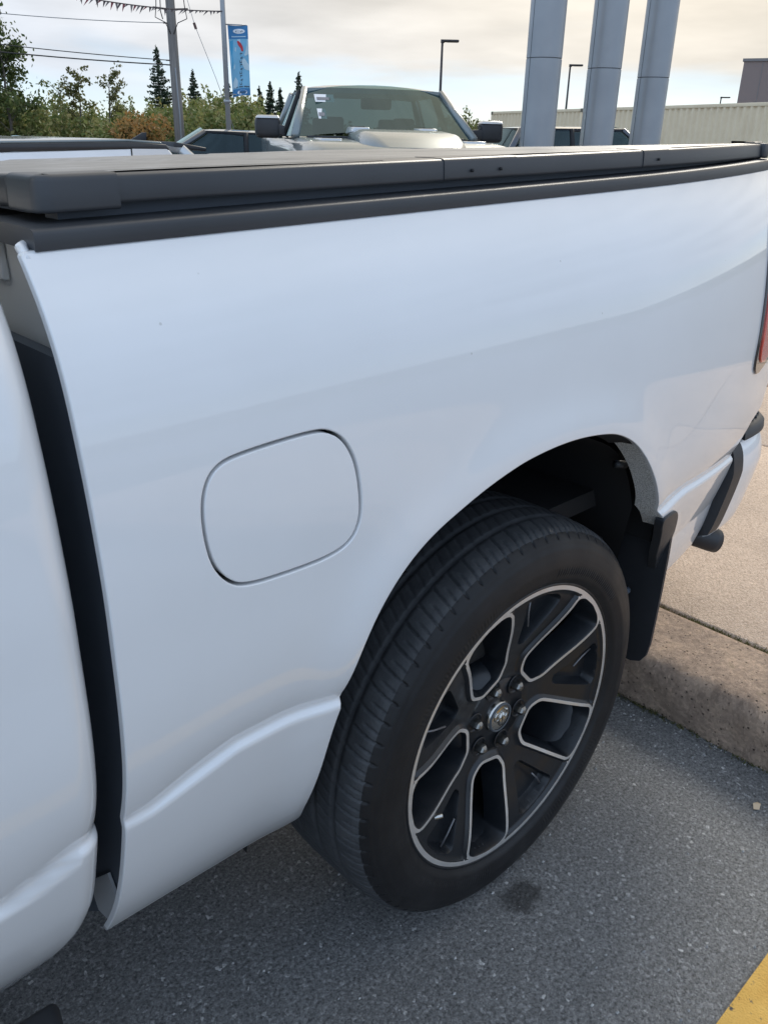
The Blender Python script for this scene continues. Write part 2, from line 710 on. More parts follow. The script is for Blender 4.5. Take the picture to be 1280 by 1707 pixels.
def cdt(points, loops):
    """triangulate points + closed constraint loops (each an index range); full CDT"""
    verts = [Vector((float(a), float(b))) for a, b in points]
    edges = []
    for s, e in loops:
        for i in range(s, e):
            edges.append((i, i + 1 if i + 1 < e else s))
    r = delaunay_2d_cdt(verts, edges, [], 0, 1e-7)
    V = np.array([(v.x, v.y) for v in r[0]])
    T = np.array([tuple(f) for f in r[2]])
    return V, T


# ------------------------------------------------------------------ the setting: ground
def structure(o):
    o['kind'] = 'structure'
    return o


# ground sheet to the horizon, asphalt lot on top of it
structure(mesh('ground', [(-1500, -1500, -.01), (1500, -1500, -.01), (1500, 1500, -.01), (-1500, 1500, -.01)], [(0, 1, 2, 3)], 'soil'))
KX = .748
KZ = .16
structure(mesh('parking_lot', [(-30, -30, 0), (KX + .1, -30, 0), (KX + .1, 32, 0), (-30, 32, 0)], [(0, 1, 2, 3)], 'asphalt'))
structure(mesh('far_parking_lot', [(4.6, -30, 0), (60, -30, 0), (60, 32, 0), (4.6, 32, 0)], [(0, 1, 2, 3)], 'asphalt'))


# kerb stones: rounded upper arris, rough face, each stone an object
def kerb_stone(y0, y1, seed, parent):
    r = np.random.default_rng(seed)
    ny = max(6, int((y1 - y0) / .02))
    prof = [(KX + .012, -.05), (KX + .004, .03), (KX, .09), (KX + .006, .128), (KX + .022, .149), (KX + .05, KZ - .002), (KX + .12, KZ), (KX + .27, KZ), (KX + .27, -.05)]
    pr = resample(prof, .018, closed=False)
    V, F = [], []
    ph = r.uniform(0, 6.28, 12)
    for j in range(ny + 1):
        y = y0 + (y1 - y0) * j / ny
        for i, (x, z) in enumerate(pr):
            w = .0022 * (math.sin(y * 9 + z * 20 + ph[0]) + math.sin(y * 23 - z * 43 + ph[1]) + math.sin(y * 61 + x * 90 + ph[2])) + r.normal(0, .0012)
            k = 1.0 if x < KX + .06 else .25
            if z <= -.04:
                k = 0
            e = 1 if 0 < j < ny else 0
            V.append((x - w * k * e + (0 if e else .006 * (x < KX + .06)), y, z + .4 * w * k * e - (0 if e else .003)))
    P = len(pr)
    for j in range(ny):
        for i in range(P - 1):
            F.append((j * P + i, j * P + i + 1, (j + 1) * P + i + 1, (j + 1) * P + i))
    F.append(tuple(range(P)))
    F.append(tuple(ny * P + i for i in range(P))[::-1])
    o = mesh('kerb_stone', V, F, 'kerb_stone', parent, smooth=True)
    return o


kerb = structure(bpy.data.objects.new('kerb', None))
C.objects.link(kerb)
ys_ = [-6.1, -4.6, -3.1, -1.6, 1.4 - .003, 2.9, 4.4, 5.9, 7.4]
for i in range(len(ys_) - 1):
    kerb_stone(ys_[i] + .004, ys_[i + 1] - .004, 20 + i, kerb)

pave = structure(bpy.data.objects.new('pavement', None))
C.objects.link(pave)
structure(mesh('pavement_bed', [(KX + .2, -30, .118), (4.5, -30, .118), (4.5, 30, .118), (KX + .2, 30, .118)], [(0, 1, 2, 3)], 'joint_moss'))
sx = [KX + .286, 2.72, 4.5]
sy = [-6.4, -4.4, -2.4, -.65, 1.15, 2.95, 4.75, 6.55]
for i in range(2):
    for j in range(len(sy) - 1):
        bm = bmesh.new()
        z = KZ + .004 * ((i * 3 + j * 5) % 3 - 1)
        bm_box(bm, sx[i] + .006, sx[i + 1] - .006, sy[j] + .006, sy[j + 1] - .006, .02, z, .010, 2)
        from_bm('paving_slab', bm, 'concrete', pave, smooth=True, sharp=60)
structure(mesh('pavement_edge', [(4.5, -30, .0), (4.6, -30, .0), (4.6, 30, .0), (4.5, 30, .0), (4.5, -30, .158), (4.6, -30, .158), (4.6, 30, .158), (4.5, 30, .158)],
               [(4, 5, 6, 7), (1, 2, 6, 5), (0, 4, 7, 3)], 'concrete'))
# yellow bay line
lx0, lx1 = -4.8, KX - .06
structure(mesh('yellow_bay_line', [(lx0, -.58, .004), (lx1, -.58, .004), (lx1, -.452, .004), (lx0, -.452, .004)], [(0, 1, 2, 3)], 'yellow_paint'))

# loose grit on the asphalt by the kerb and lane
gv, gf = [], []
r = np.random.default_rng(3)
for k in range(420):
    if k < 170:
        x, y = KX - abs(r.normal(0, .035)) - .004, r.uniform(-.9, 1.0)
    else:
        x, y = r.uniform(-.9, .72), r.uniform(-.9, .25)
    s = r.uniform(.0018, .005)
    a = r.uniform(0, 6.28)
    o = len(gv)
    for c, d, e in ((1, 0, 0), (0, 1, 0), (-1, 0, 0), (0, -1, 0), (0, 0, .9)):
        xx, yy = c * math.cos(a) - d * math.sin(a), (c * math.sin(a) + d * math.cos(a)) * .7
        gv.append((x + xx * s, y + yy * s, .0005 + e * s))
    gf += [(o, o + 1, o + 4), (o + 1, o + 2, o + 4), (o + 2, o + 3, o + 4), (o + 3, o, o + 4)]
grit = mesh('loose_grit', gv, gf, 'grit_stone')
grit['kind'] = 'stuff'
tag(grit, 'fine loose grit scattered over the dark asphalt and along the kerb', 'grit')

# moss and grit in the kerb joints
r = np.random.default_rng(17)
mv, mf = [], []
for k in range(5200):
    y = r.uniform(-1.2, 1.3)
    if k < 2600:
        dens = .5 + .5 * math.sin(y * 9.0 + 1.0)
        if r.random() > dens:
            continue
        x, z, hgt = KX + .281 + r.normal(0, .004), KZ - .012, r.uniform(.004, .016)
    else:
        dens = .35 + .65 * max(0, math.sin(y * 13.0 + .5))
        if r.random() > dens:
            continue
        x, z, hgt = KX - abs(r.normal(0, .008)) + .006, .001, r.uniform(.003, .013)
    a = r.uniform(0, 6.28)
    w = r.uniform(.001, .0028)
    o = len(mv)
    lx, ly = r.normal(0, .006, 2)
    mv += [(x - w * math.cos(a), y - w * math.sin(a), z), (x + w * math.cos(a), y + w * math.sin(a), z), (x + lx, y + ly, z + hgt)]
    mf.append((o, o + 1, o + 2))
mo = mesh('joint_moss', mv, mf, 'moss_blades')
mo['kind'] = 'stuff'
tag(mo, 'thin fringe of moss and weeds in the joints of the kerb', 'moss')
# one dry leaf lying on the asphalt by the kerb
lf = mesh('dry_leaf', [(.60, -.262, .004), (.612, -.254, .010), (.628, -.258, .006), (.622, -.268, .011), (.608, -.272, .005)], [(0, 1, 3, 4), (1, 2, 3)], 'leaf_dry')
tag(lf, 'small dry tan leaf on the asphalt close to the kerb', 'leaf')

# ------------------------------------------------------------------ white pickup: body side surface
XF = -.778
PROF = [(0.30, 0.185), (0.404, 0.1068), (0.486, 0.0574), (0.57, 0.022), (0.661, -0.006), (0.694, -0.0134), (0.76, -0.0322), (0.857, -0.0429), (1.003, -0.0453),
        (1.108, -0.0352), (1.212, -0.0164), (1.252, -0.002), (1.28, 0.0152), (1.317, 0.0434), (1.36, .085)]
_z = np.linspace(.30, 1.36, 400)
_y = np.interp(_z, [a for a, b in PROF], [b for a, b in PROF])
for _ in range(3):          # smooth the section so the paint reflects without kinks
    _k = np.exp(-.5 * (np.arange(-16, 17) / 6.5) ** 2)
    _k /= _k.sum()
    _pad = np.r_[2 * _y[0] - _y[16:0:-1], _y, 2 * _y[-1] - _y[-2:-18:-1]]
    _y = np.convolve(_pad, _k, 'valid')
CREASE_X = [-1.9, -.92, -.83, -.778, -.74, -.692, -.626, -.55, -.46, .355, .493, .745, 1.2]
CREASE_Z = [.640, .657, .690, .691, .692, .707, .728, .728, .718, .762, .771, .757, .745]
ARCH = np.array([(-0.4397, 0.3947), (-0.462, 0.46), (-0.468, 0.5356), (-0.4702, 0.6507), (-0.4602, 0.7173), (-0.44, 0.8046), (-0.4038, 0.8718), (-0.34, 0.9268),
                 (-0.2472, 0.9625), (-0.1846, 0.9808), (-0.1176, 0.9941), (-0.0133, 0.999), (0.0895, 0.9864), (0.1389, 0.9693), (0.1838, 0.9439),
                 (0.2302, 0.9046), (0.2749, 0.8575), (0.3231, 0.7991), (0.3617, 0.7489), (.40, .715), (.455, .66), (.505, .58), (.52, .495)])


def crease_z(x, cab=False):
    if cab:
        return np.interp(x, [-2.4, -.923, -.87, -.822, -.79], [.62, .655, .674, .697, .708])
    return np.interp(x, CREASE_X[3:], CREASE_Z[3:])


def ysurf(x, z, cab=False):
    x = np.asarray(x, float)
    z = np.asarray(z, float)
    sh = .033 * (x - XF) * np.clip((z - .7) / .62, 0, 1)
    if cab:
        sh = 0 * x
    y = np.interp(z - sh, _z, _y) + .08 * np.clip((x - .15) / .75, 0, 1.2) ** 2
    t = z - crease_z(x, cab)
    amp = .011 if cab else .006 + .0045 * np.clip((x - XF) / .10, 0, 1)
    up = np.exp(-np.clip(t, 0, 1) / .034)
    dn = 1 / (1 + np.exp(-(t + .009) / .0023))
    y = y + amp * np.where(t > 0, up * dn, dn)
    if not cab:
        # rear lower panel is less tucked under
        y = y - np.clip((x - .2) / .4, 0, 1) * np.clip((.62 - z) / .2, 0, 1) * .035
        P = np.c_[x.ravel(), z.ravel()]
        d = dist_poly(P, ARCH, closed=False).reshape(x.shape)
        y = y - .010 * np.exp(-(d / .05) ** 2)
    return y


def ysn(x, z, cab=False):
    e = 1e-3
    gx = (ysurf(x + e, z, cab) - ysurf(x - e, z, cab)) / (2 * e)
    gz = (ysurf(x, z + e, cab) - ysurf(x, z - e, cab)) / (2 * e)
    n = np.stack([gx, -np.ones_like(gx), gz], -1)
    return n / np.linalg.norm(n, axis=-1, keepdims=True)


def loop_normals(poly):
    """outward in-plane normals for a closed polygon"""
    t = np.roll(poly, -1, 0) - np.roll(poly, 1, 0)
    n = np.c_[t[:, 1], -t[:, 0]]
    n /= np.linalg.norm(n, axis=1, keepdims=True) + 1e-12
    area = .5 * np.sum(poly[:, 0] * np.roll(poly[:, 1], -1) - np.roll(poly[:, 0], -1) * poly[:, 1])
    return n if area > 0 else -n


def surface_panel(name, outer, holes, m, parent, step=.011, cab=False, off=0.0, lips=None, rr=.0035):
    """sheet-metal panel on the body surface: outline polygon (x,z), holes, rolled edges"""
    outer = outer - loop_normals(outer) * rr
    loops = [outer] + holes
    pts, rg = [], []
    n = 0
    for lp in loops:
        pts.append(lp)
        rg.append((n, n + len(lp)))
        n += len(lp)
    x0, z0 = outer.min(0)
    x1, z1 = outer.max(0)
    gx, gz = np.meshgrid(np.arange(x0 + .0013, x1, step), np.arange(z0 + .0017, z1, step))
    gz = gz + .0011 * np.sin(gx * 91.7)
    gp = np.c_[gx.ravel(), gz.ravel()]
    cz = crease_z(gp[:, 0], cab)
    gp = gp[np.abs(gp[:, 1] - cz + .004) > .034]
    cx = np.arange(x0, x1, step)
    for o in (-.034, -.028, -.022, -.018, -.014, -.010, -.006, -.002, .002, .007, .013, .020, .028):
        gp = np.vstack([gp, np.c_[cx, crease_z(cx, cab) + o]])
    ok = inside(gp, outer)
    for h in holes:
        ok &= ~inside(gp, h)
    gp = gp[ok]
    for lp in loops:
        gp = gp[dist_poly(gp, lp) > .0045]
    V2, T = cdt(np.vstack(pts + [gp]), rg)
    cen = V2[T].mean(1)
    keep = inside(cen, outer)
    for h in holes:
        keep &= ~inside(cen, h)
    T = T[keep]
    Y = ysurf(V2[:, 0], V2[:, 1], cab) + off
    V = np.c_[V2[:, 0], Y, V2[:, 1]]
    Nn = ysn(V2[:, 0], V2[:, 1], cab)
    # orient faces outwards (-y)
    a = V[T[:, 1]] - V[T[:, 0]]
    b = V[T[:, 2]] - V[T[:, 0]]
    fl = np.cross(a, b)[:, 1] > 0
    T[fl] = T[fl][:, ::-1]
    Vs, Ns, Fs = [V], [Nn], [tuple(t) for t in T]
    base = len(V)
    for li, lp in enumerate(loops):
        nn = loop_normals(lp)
        if li > 0:
            nn = -nn
        sy = ysurf(lp[:, 0], lp[:, 1], cab) + off
        sn = ysn(lp[:, 0], lp[:, 1], cab)
        pn = np.c_[nn[:, 0], 0 * sy, nn[:, 1]]
        depth = (lips or {}).get(li, .02)
        rings = []
        for o, d, w in ((0, 0, 0), (rr * .5, rr * .13, .5), (rr * .87, rr * .5, .85), (rr, rr, 1), (rr, rr + depth, 1)):
            pos = np.c_[lp[:, 0] + nn[:, 0] * o, sy + d, lp[:, 1] + nn[:, 1] * o]
            nv = sn * (1 - w) + pn * w
            nv /= np.linalg.norm(nv, axis=1, keepdims=True)
            Vs.append(pos)
            Ns.append(nv)
            rings.append(base)
            base += len(lp)
        k = len(lp)
        area = .5 * np.sum(lp[:, 0] * np.roll(lp[:, 1], -1) - np.roll(lp[:, 0], -1) * lp[:, 1])
        for a_, b_ in zip(rings[:-1], rings[1:]):
            for i in range(k):
                j = (i + 1) % k
                q = (a_ + i, a_ + j, b_ + j, b_ + i)
                if (area > 0) == (li == 0):
                    q = q[::-1]
                Fs.append(q)
    return mesh(name, np.vstack(Vs), Fs, m, parent, smooth=True, normals=np.vstack(Ns))


truck = thing('white_pickup', 'white pickup truck with black bed cover and black alloy wheel, filling the foreground', 'pickup truck', (0, 0, 0))

rail = lambda x: 1.3192 + .033 * (x - XF)
top = [(x, rail(x)) for x in np.linspace(.93, XF, 40)]
front = [(XF, z) for z in np.linspace(1.30, .415, 40)]
bottom = [(-0.778, 0.402), (-0.6839, 0.3921), (-0.5701, 0.3752), (-0.5133, 0.3692), (-0.4711, 0.374)]
arch_s = chaikin(ARCH, 3, closed=False)
rear = [(.56, .488), (.64, .49), (.79, .50), (.817, .56), (.825, .64), (.815, .70), (.803, .752), (.82, .785), (.86, .822), (.93, .845)]
outer = np.vstack([top, front, bottom, arch_s, rear])
outer = resample(outer, .008)
FUEL = np.array([(-0.6153, 1.1104), (-0.638, 1.1059), (-0.6542, 1.0925), (-0.6634, 1.0669), (-0.6641, 1.0304), (-0.6578, 0.9971), (-0.6418, 0.9728), (-0.6204, 0.9596),
                 (-0.5604, 0.955), (-0.4971, 0.9547), (-0.4626, 0.9647), (-0.4475, 0.9905), (-0.4474, 1.0299), (-0.4532, 1.069), (-0.4697, 1.0983), (-0.4929, 1.1118),
                 (-0.5145, 1.1142), (-0.5644, 1.1134)])
fuel = resample(chaikin(FUEL, 3), .006)
fn = loop_normals(fuel)
bed = surface_panel('bed_side', outer, [fuel + fn * .0040], 'white_paint', truck, lips={0: .007, 1: .024}, rr=.0022)
fd = surface_panel('fuel_door', fuel - fn * .0016, [], 'white_paint', truck, lips={0: .012}, off=.0006, rr=.0018)
fb = resample(fuel + fn * .006, .02)
mesh('fuel_recess', [(a, ysurf(a, b) + .026, b) for a, b in fb], [tuple(range(len(fb)))], 'gap_black', fd)


def arch_strip(name, i0, i1, w, y0, m, parent, push=.0):
    """return flange that follows the wheel opening"""
    a = resample(arch_s, .012, closed=False)
    k0, k1 = int(i0 * len(a)), int(i1 * len(a))
    a = a[k0:k1]
    V, F = [], []
    for i, (x, z) in enumerate(a):
        y = float(ysurf(x, z))
        d = np.array([x, z - .45])
        d = d / np.linalg.norm(d) * push
        for t in np.linspace(0, 1, 4):
            V.append((x - d[0] * t, y + y0 + w * t, z - d[1] * t))
    for i in range(len(a) - 1):
        for k in range(3):
            F.append((i * 4 + k, i * 4 + k + 1, (i + 1) * 4 + k + 1, (i + 1) * 4 + k))
    return mesh(name, V, F, m, parent, smooth=True)


arch_strip('arch_flange', .66, .865, .042, .006, 'dusty_flange', truck, .004)
arch_strip('arch_flange', .0, .66, .042, .006, 'underbody', truck, .012)

# wheel-well liner: shell behind the opening
V, F = [], []
ths = np.linspace(R(-12), R(192), 60)
for t in ths:
    rr = .60 + .012 * math.sin(t * 9)
    zz_ = .40 + rr * math.sin(t)
    for y in np.linspace(.03 + max(0, .75 - zz_) * .35, .46, 8):
        V.append((-.03 + rr * .80 * math.cos(t), y, zz_))
for i in range(len(ths) - 1):
    for k in range(7):
        F.append((i * 8 + k, i * 8 + k + 1, (i + 1) * 8 + k + 1, (i + 1) * 8 + k))
lin = mesh('wheel_well_liner', V, F, 'underbody', truck, smooth=True)
for x, z, a in ((.36, .60, 0), (.43, .72, .3), (.40, .84, .6)):
    box('liner_rib', x - .006, x + .02, .10, .40, z - .05, z + .05, 'underbody', lin, .004)
box('liner_back', .452, .462, .03, .45, .64, .83, 'underbody', truck)
box('inner_wall', -.62, .62, .455, .47, .30, 1.03, 'underbody', truck)
tube('liner_clip', [(.285, .02, .862), (.262, .03, .866)], .008, 'black_plastic', truck, 8)

# bed rail cap: black moulding on top of the bed side
NX = 60
xs = np.linspace(XF + .016, .915, NX)


def ry(x):
    return float(ysurf(x, rail(x)))


capsec = [(-.003, -.001), (-.0034, .004), (-.0034, .0125), (-.0026, .0152), (-.0008, .0170), (.002, .0180), (.010, .0186), (.03, .0192), (.10, .0195), (.13, .019), (.135, .0)]


def sweep_rail(name, sec, x0, x1, m, parent, nx=60, base=rail, smooth=True, yoff=0.0):
    V, F = [], []
    xx = np.linspace(x0, x1, nx)
    for x in xx:
        y = ry(x) + yoff
        z = base(x)
        for a, b in sec:
            V.append((x, y + a, z + b))
    P = len(sec)
    for i in range(nx - 1):
        for k in range(P - 1):
            F.append((i * P + k, (i + 1) * P + k, (i + 1) * P + k + 1, i * P + k + 1))
    F.append(tuple(range(P)))
    F.append(tuple((nx - 1) * P + k for k in range(P))[::-1])
    return mesh(name, V, F, m, parent, smooth=smooth)


def smooth_angle(o, deg=40):
    me = o.data
    bm = bmesh.new()
    bm.from_mesh(me)
    bmesh.ops.recalc_face_normals(bm, faces=bm.faces)
    for e in bm.edges:
        if len(e.link_faces) == 2 and e.calc_face_angle(0) > R(deg):
            e.smooth = False
    bm.to_mesh(me)
    bm.free()


o = sweep_rail('rail_cap', capsec, XF + .014, .925, 'rail_plastic', truck)
smooth_angle(o, 40)
# front end of the cap wraps across the bed front
box('front_rail_cap', XF + .012, XF + .085, .05 + .125, 1.62, rail(XF) + .000, rail(XF) + .0185, 'rail_plastic', truck, .008)

# bed front corner stamping seen in the gap behind the cab
fx = XF + .040
poly = [(.068, 1.320), (.20, 1.319), (.28, 1.318), (.28, 1.214), (.20, 1.204), (.095, 1.214), (.05, 1.262)]
ff = prism('bed_front_flange', poly, fx, fx + .004, 'inner_panel', truck, axis='x')
prism('flange_step', [(.19, 1.3165), (.30, 1.3165), (.30, 1.27), (.185, 1.274)], fx - .010, fx - .0005, 'inner_panel', truck, .003, axis='x')
hole = [(.106 + .008 * math.cos(t), 1.256 + .017 * math.sin(t)) for t in np.linspace(0, 2 * math.pi, 16, endpoint=False)]
prism('drain_hole', hole, fx - .0012, fx - .0002, 'gap_black', ff, axis='x')
tube('edge_fold', [(XF + .006, .044, 1.312), (XF + .007, .054, 1.317), (XF + .009, .064, 1.320), (XF + .016, .073, 1.321), (XF + .03, .08, 1.321)], [.003, .005, .006, .006, .006], 'white_paint', truck, 12)
prism('lower_flange', [(.098, .513), (.150, .460), (.168, .425), (.155, .395), (.12, .405), (.07, .47)], XF + .010, XF + .014, 'dusty_grey', truck, axis='x')
gpoly = [(float(ysurf(XF, z)) + .010, z) for z in np.linspace(.44, 1.222, 24)]
prism('gap_seal', gpoly + [(.40, 1.222), (.40, .26), (.30, .26)], XF + .016, XF + .030, 'rubber_black', truck, axis='x')
box('bed_front_wall', XF + .058, XF + .066, .20, 1.68, .50, 1.30, 'gap_black', truck)

# right-hand bed side, tailgate, floor (kept simple, behind the cover)
box('right_bed_side', XF, .92, 1.62, 1.74, .50, 1.29, 'white_paint', truck, .03, 3)
box('bed_floor', XF + .06, .90, .12, 1.62, .72, .76, 'underbody', truck)
tg = box('tailgate', .925, .975, .175, 1.55, .80, 1.345, 'white_paint', truck, .02, 3)
box('tailgate_handle', .972, .99, .72, 1.0, 1.10, 1.18, 'black_plastic', tg, .008)
# chassis below
box('frame_rail', -3.2, 1.0, .42, .52, .42, .58, 'underbody', truck, .01)
box('frame_rail', -3.2, 1.0, 1.18, 1.28, .42, .58, 'underbody', truck, .01)
tube('rear_axle', [(0, .25, .40), (0, .75, .40), (0, .85, .40), (0, .95, .40), (0, 1.45, .40)], [.045, .05, .13, .05, .045], 'underbody', truck, 12)

# ------------------------------------------------------------------ folding bed cover
cover = bpy.data.objects.new('bed_cover', None)
CX0, CX1 = -.748, .915
ctop = lambda x, y: 1.3995 + .028 * x - .0329 * (y - .1)
cy0 = lambda x: ry(x) + .028
ctopn = lambda x: ctop(x, .1)


def csec(x0, x1, nx, m, name, parent, grow=0.0, zlo=-.0265):
    V, F = [], []
    sec = [(.0, zlo), (-.0050, zlo + .0005), (-.0062, zlo + .0018), (-.0064, zlo + .004), (-.0052, -.0045), (-.0042, -.0018), (-.0022, -.0002), (.001, .0006), (.016, .0012), (.05, .0012), (.052, -.03)]
    xx = np.linspace(x0, x1, nx)
    for x in xx:
        for a, b in sec:
            V.append((x, cy0(x) + a - grow, ctop(x, cy0(x)) + b + grow * .6))
    P = len(sec)
    for i in range(nx - 1):
        for k in range(P - 1):
            F.append((i * P + k, (i + 1) * P + k, (i + 1) * P + k + 1, i * P + k + 1))
    F.append(tuple(range(P)))
    F.append(tuple((nx - 1) * P + k for k in range(P))[::-1])
    o = mesh(name, V, F, m, parent, smooth=True)
    smooth_angle(o, 38)
    return o


def cover_panel(x0, x1, parent):
    V, F = [], []
    nx, ny = 10, 14
    for i in range(nx + 1):
        x = x0 + (x1 - x0) * i / nx
        for j in range(ny + 1):
            ya, yb = cy0(x) + .008, 1.60
            y = ya + (yb - ya) * j / ny
            e = min(i, nx - i)
            V.append((x, y, ctop(x, y) + (.0022 if e else -.006) + .0005 * math.sin(y * 23 + x * 11)))
    for i in range(nx):
        for j in range(ny):
            F.append((i * (ny + 1) + j, (i + 1) * (ny + 1) + j, (i + 1) * (ny + 1) + j + 1, i * (ny + 1) + j + 1))
    return mesh('panel', V, F, 'cover_vinyl', parent, smooth=True)


C.objects.link(cover)
cover.parent = truck
seams = [CX0 + .012, -.252, .345, CX1]
for i in range(3):
    cover_panel(seams[i] + .004, seams[i + 1] - .004, cover)
csec(CX0 + .03, CX1 - .02, 50, 'rail_plastic', 'side_frame', cover)
# hinge covers and corner caps on the near edge
for a, b in ((-.205, -.055), (.285, .375)):
    h = csec(a, b, 6, 'rail_plastic', 'hinge_cover', cover, .0012, -.0268)
    for t in ((.35, .75) if b < 0 else (.55,)):
        x = a + (b - a) * t
        lathe = tube('screw', [(x, cy0(x) - .0105, ctop(x, .1) - .014), (x, cy0(x) - .006, ctop(x, .1) - .014)], .0022, 'gap_black', cover, 8)


def corner_cap(x0, sgn, ln, name):
    """moulded cap that wraps the front (or rear) corner of the cover"""
    V, F = [], []
    rad = .018
    path = []
    for t in np.linspace(0, 1, 5):
        path.append((x0 + sgn * (ln - (ln - rad) * t), cy0(x0) - .0095, 0, -1))
    for t in np.linspace(0, math.pi / 2, 8)[1:]:
        path.append((x0 + sgn * (rad - rad * math.sin(t)), cy0(x0) - .0095 + rad - rad * math.cos(t), -sgn * math.sin(t), -math.cos(t)))
    path.append((x0, cy0(x0) + .06, -sgn, 0))
    sec = [(.010, -.0305), (.0015, -.0302), (0.0002, -.0290), (0, -.0265), (.0012, -.0030), (.0022, .0002), (.0045, .0022), (.008, .0030), (.030, .0030)]
    for x, y, nx, ny in path:
        for a, b in sec:
            V.append((x - nx * a, y - ny * a, ctop(x, .1) + b))
    P = len(sec)
    for i in range(len(path) - 1):
        for k in range(P - 1):
            F.append((i * P + k, (i + 1) * P + k, (i + 1) * P + k + 1, i * P + k + 1))
    F.append(tuple(range(P)))
    F.append(tuple((len(path) - 1) * P + k for k in range(P))[::-1])
    o = mesh(name, V, F, 'rail_plastic', cover, smooth=True)
    smooth_angle(o, 45)


corner_cap(CX0, 1, .082, 'corner_cap')
corner_cap(CX1 + .004, -1, .05, 'corner_cap')
# front and rear frame bars
for x0, x1 in ((CX0 + .002, CX0 + .03), (CX1 - .03, CX1)):
    z1 = ctop(x0, .1)
    hull_box('end_frame', [(x0, .14, z1 - .029), (x1, .14, z1 - .029), (x1, 1.6, ctop(x1, 1.6) - .029), (x0, 1.6, ctop(x0, 1.6) - .029),
                           (x0, .14, z1 + .001), (x1, .14, z1 + .001), (x1, 1.6, ctop(x1, 1.6) + .001), (x0, 1.6, ctop(x0, 1.6) + .001)], 'rail_plastic', cover, .005)
# recessed clamp rail between cover and bed rail
V, F = [], []
xx = np.linspace(CX0 + .03, CX1 - .03, 30)
for x in xx:
    y = cy0(x) + .020
    for a, z in ((0, ctop(x, .1) - .024), (0, rail(x) + .017), (.03, rail(x) + .017), (.03, ctop(x, .1) - .024)):
        V.append((x, y + a, z))
for i in range(len(xx) - 1):
    for k in range(3):
        F.append((i * 4 + k, i * 4 + k + 1, (i + 1) * 4 + k + 1, (i + 1) * 4 + k))
F.append((0, 1, 2, 3))
mesh('clamp_rail', V, F, 'rubber_black', cover)

# ------------------------------------------------------------------ rear: tail light, bumper, flap, exhaust
TL = np.array([(.722, .945), (.735, 1.10), (.748, 1.25), (.775, 1.29), (.92, 1.31), (.925, 1.1), (.925, 1.00), (.87, .985)])
tl = resample(chaikin(TL, 2), .008)
tailo = surface_panel('tail_light', tl, [], 'lamp_smoke', truck, step=.02, off=-.005, lips={0: .02})
c = tl.mean(0)
TL2 = np.array([(.740, .972), (.750, 1.1), (.762, 1.24), (.91, 1.28), (.915, 1.1), (.915, 1.02), (.865, 1.003)])
surface_panel('red_lens', resample(chaikin(TL2, 2), .008), [], 'red_lens', tailo, step=.02, off=-.0085, lips={0: .003})
# side corner behind the panel, into the tailgate
V, F = [], []
zz = np.linspace(.845, 1.372, 24)
for z in zz:
    y0 = float(ysurf(.93, min(z, rail(.93))))
    for t in np.linspace(0, math.pi / 2, 8):
        V.append((.93 + .045 * math.sin(t), y0 + .003 + .06 * (1 - math.cos(t)), z))
for i in range(len(zz) - 1):
    for k in range(7):
        F.append((i * 8 + k, i * 8 + k + 1, (i + 1) * 8 + k + 1, (i + 1) * 8 + k))
mesh('bed_corner', V, F, 'white_paint', truck, smooth=True)

# bumper: swept round the corner
bp = [(.812, .030), (.86, .030), (.92, .032), (.98, .040), (1.04, .062), (1.09, .12), (1.135, .23), (1.145, .40), (1.15, .87)]
bpath = chaikin(bp, 2, closed=False)
bsec = [(.03, .498), (.012, .51), (.002, .54), (0, .60), (0, .68), (.006, .735), (.018, .765), (.04, .785), (.075, .79), (.10, .79)]


def sweep_plan(name, path, sec, m, parent, lo=0.0, hi=1.0, grow=0.0, tuck=0.0):
    p = resample(path, .012, closed=False)
    s = np.linspace(0, 1, len(p))
    idx = [i for i in range(len(p)) if lo <= s[i] <= hi]
    V, F = [], []
    for i in idx:
        t = p[min(i + 1, len(p) - 1)] - p[max(i - 1, 0)]
        t /= np.linalg.norm(t)
        n = np.array([t[1], -t[0]])
        for a, z in sec:
            V.append((p[i][0] - n[0] * (a - grow), p[i][1] - n[1] * (a - grow) + tuck * max(0, .70 - z), z))
    P = len(sec)
    for i in range(len(idx) - 1):
        for k in range(P - 1):
            F.append((i * P + k, (i + 1) * P + k, (i + 1) * P + k + 1, i * P + k + 1))
    F.append(tuple(range(P)))
    F.append(tuple((len(idx) - 1) * P + k for k in range(P))[::-1])
    o = mesh(name, V, F, m, parent, smooth=True)
    smooth_angle(o, 50)
    return o


bsec_s = [tuple(a) for a in chaikin(bsec, 2, closed=False)]
bump = sweep_plan('rear_bumper', bpath, bsec_s, 'white_paint', truck, .04, 1.0, 0, .18)
sweep_plan('bumper_end_trim', bpath, [(.05, .515), (.03, .518)] + [q for q in bsec_s if q[1] > .525], 'black_plastic', bump, .0, .05, .002, .18)
# step pad on the bumper top with raised ribs
pad_sec = [(.010, .775), (.012, .792), (.022, .802), (.09, .806), (.10, .79)]
pad = sweep_plan('step_pad', bpath, pad_sec, 'black_plastic', bump, .04, 1.0, 0)
pp = resample(bpath, .012, closed=False)
for i in range(8, 26, 3):
    t = pp[i + 1] - pp[i - 1]
    t /= np.linalg.norm(t)
    n = np.array([t[1], -t[0]])
    a = pp[i] - n * .028
    b = pp[i] - n * .085
    tube('step_rib', [(a[0], a[1], .806), (b[0], b[1], .808)], .005, 'rail_plastic', pad, 6)
box('bumper_bracket', .70, .98, .20, .28, .46, .56, 'underbody', truck, .01)
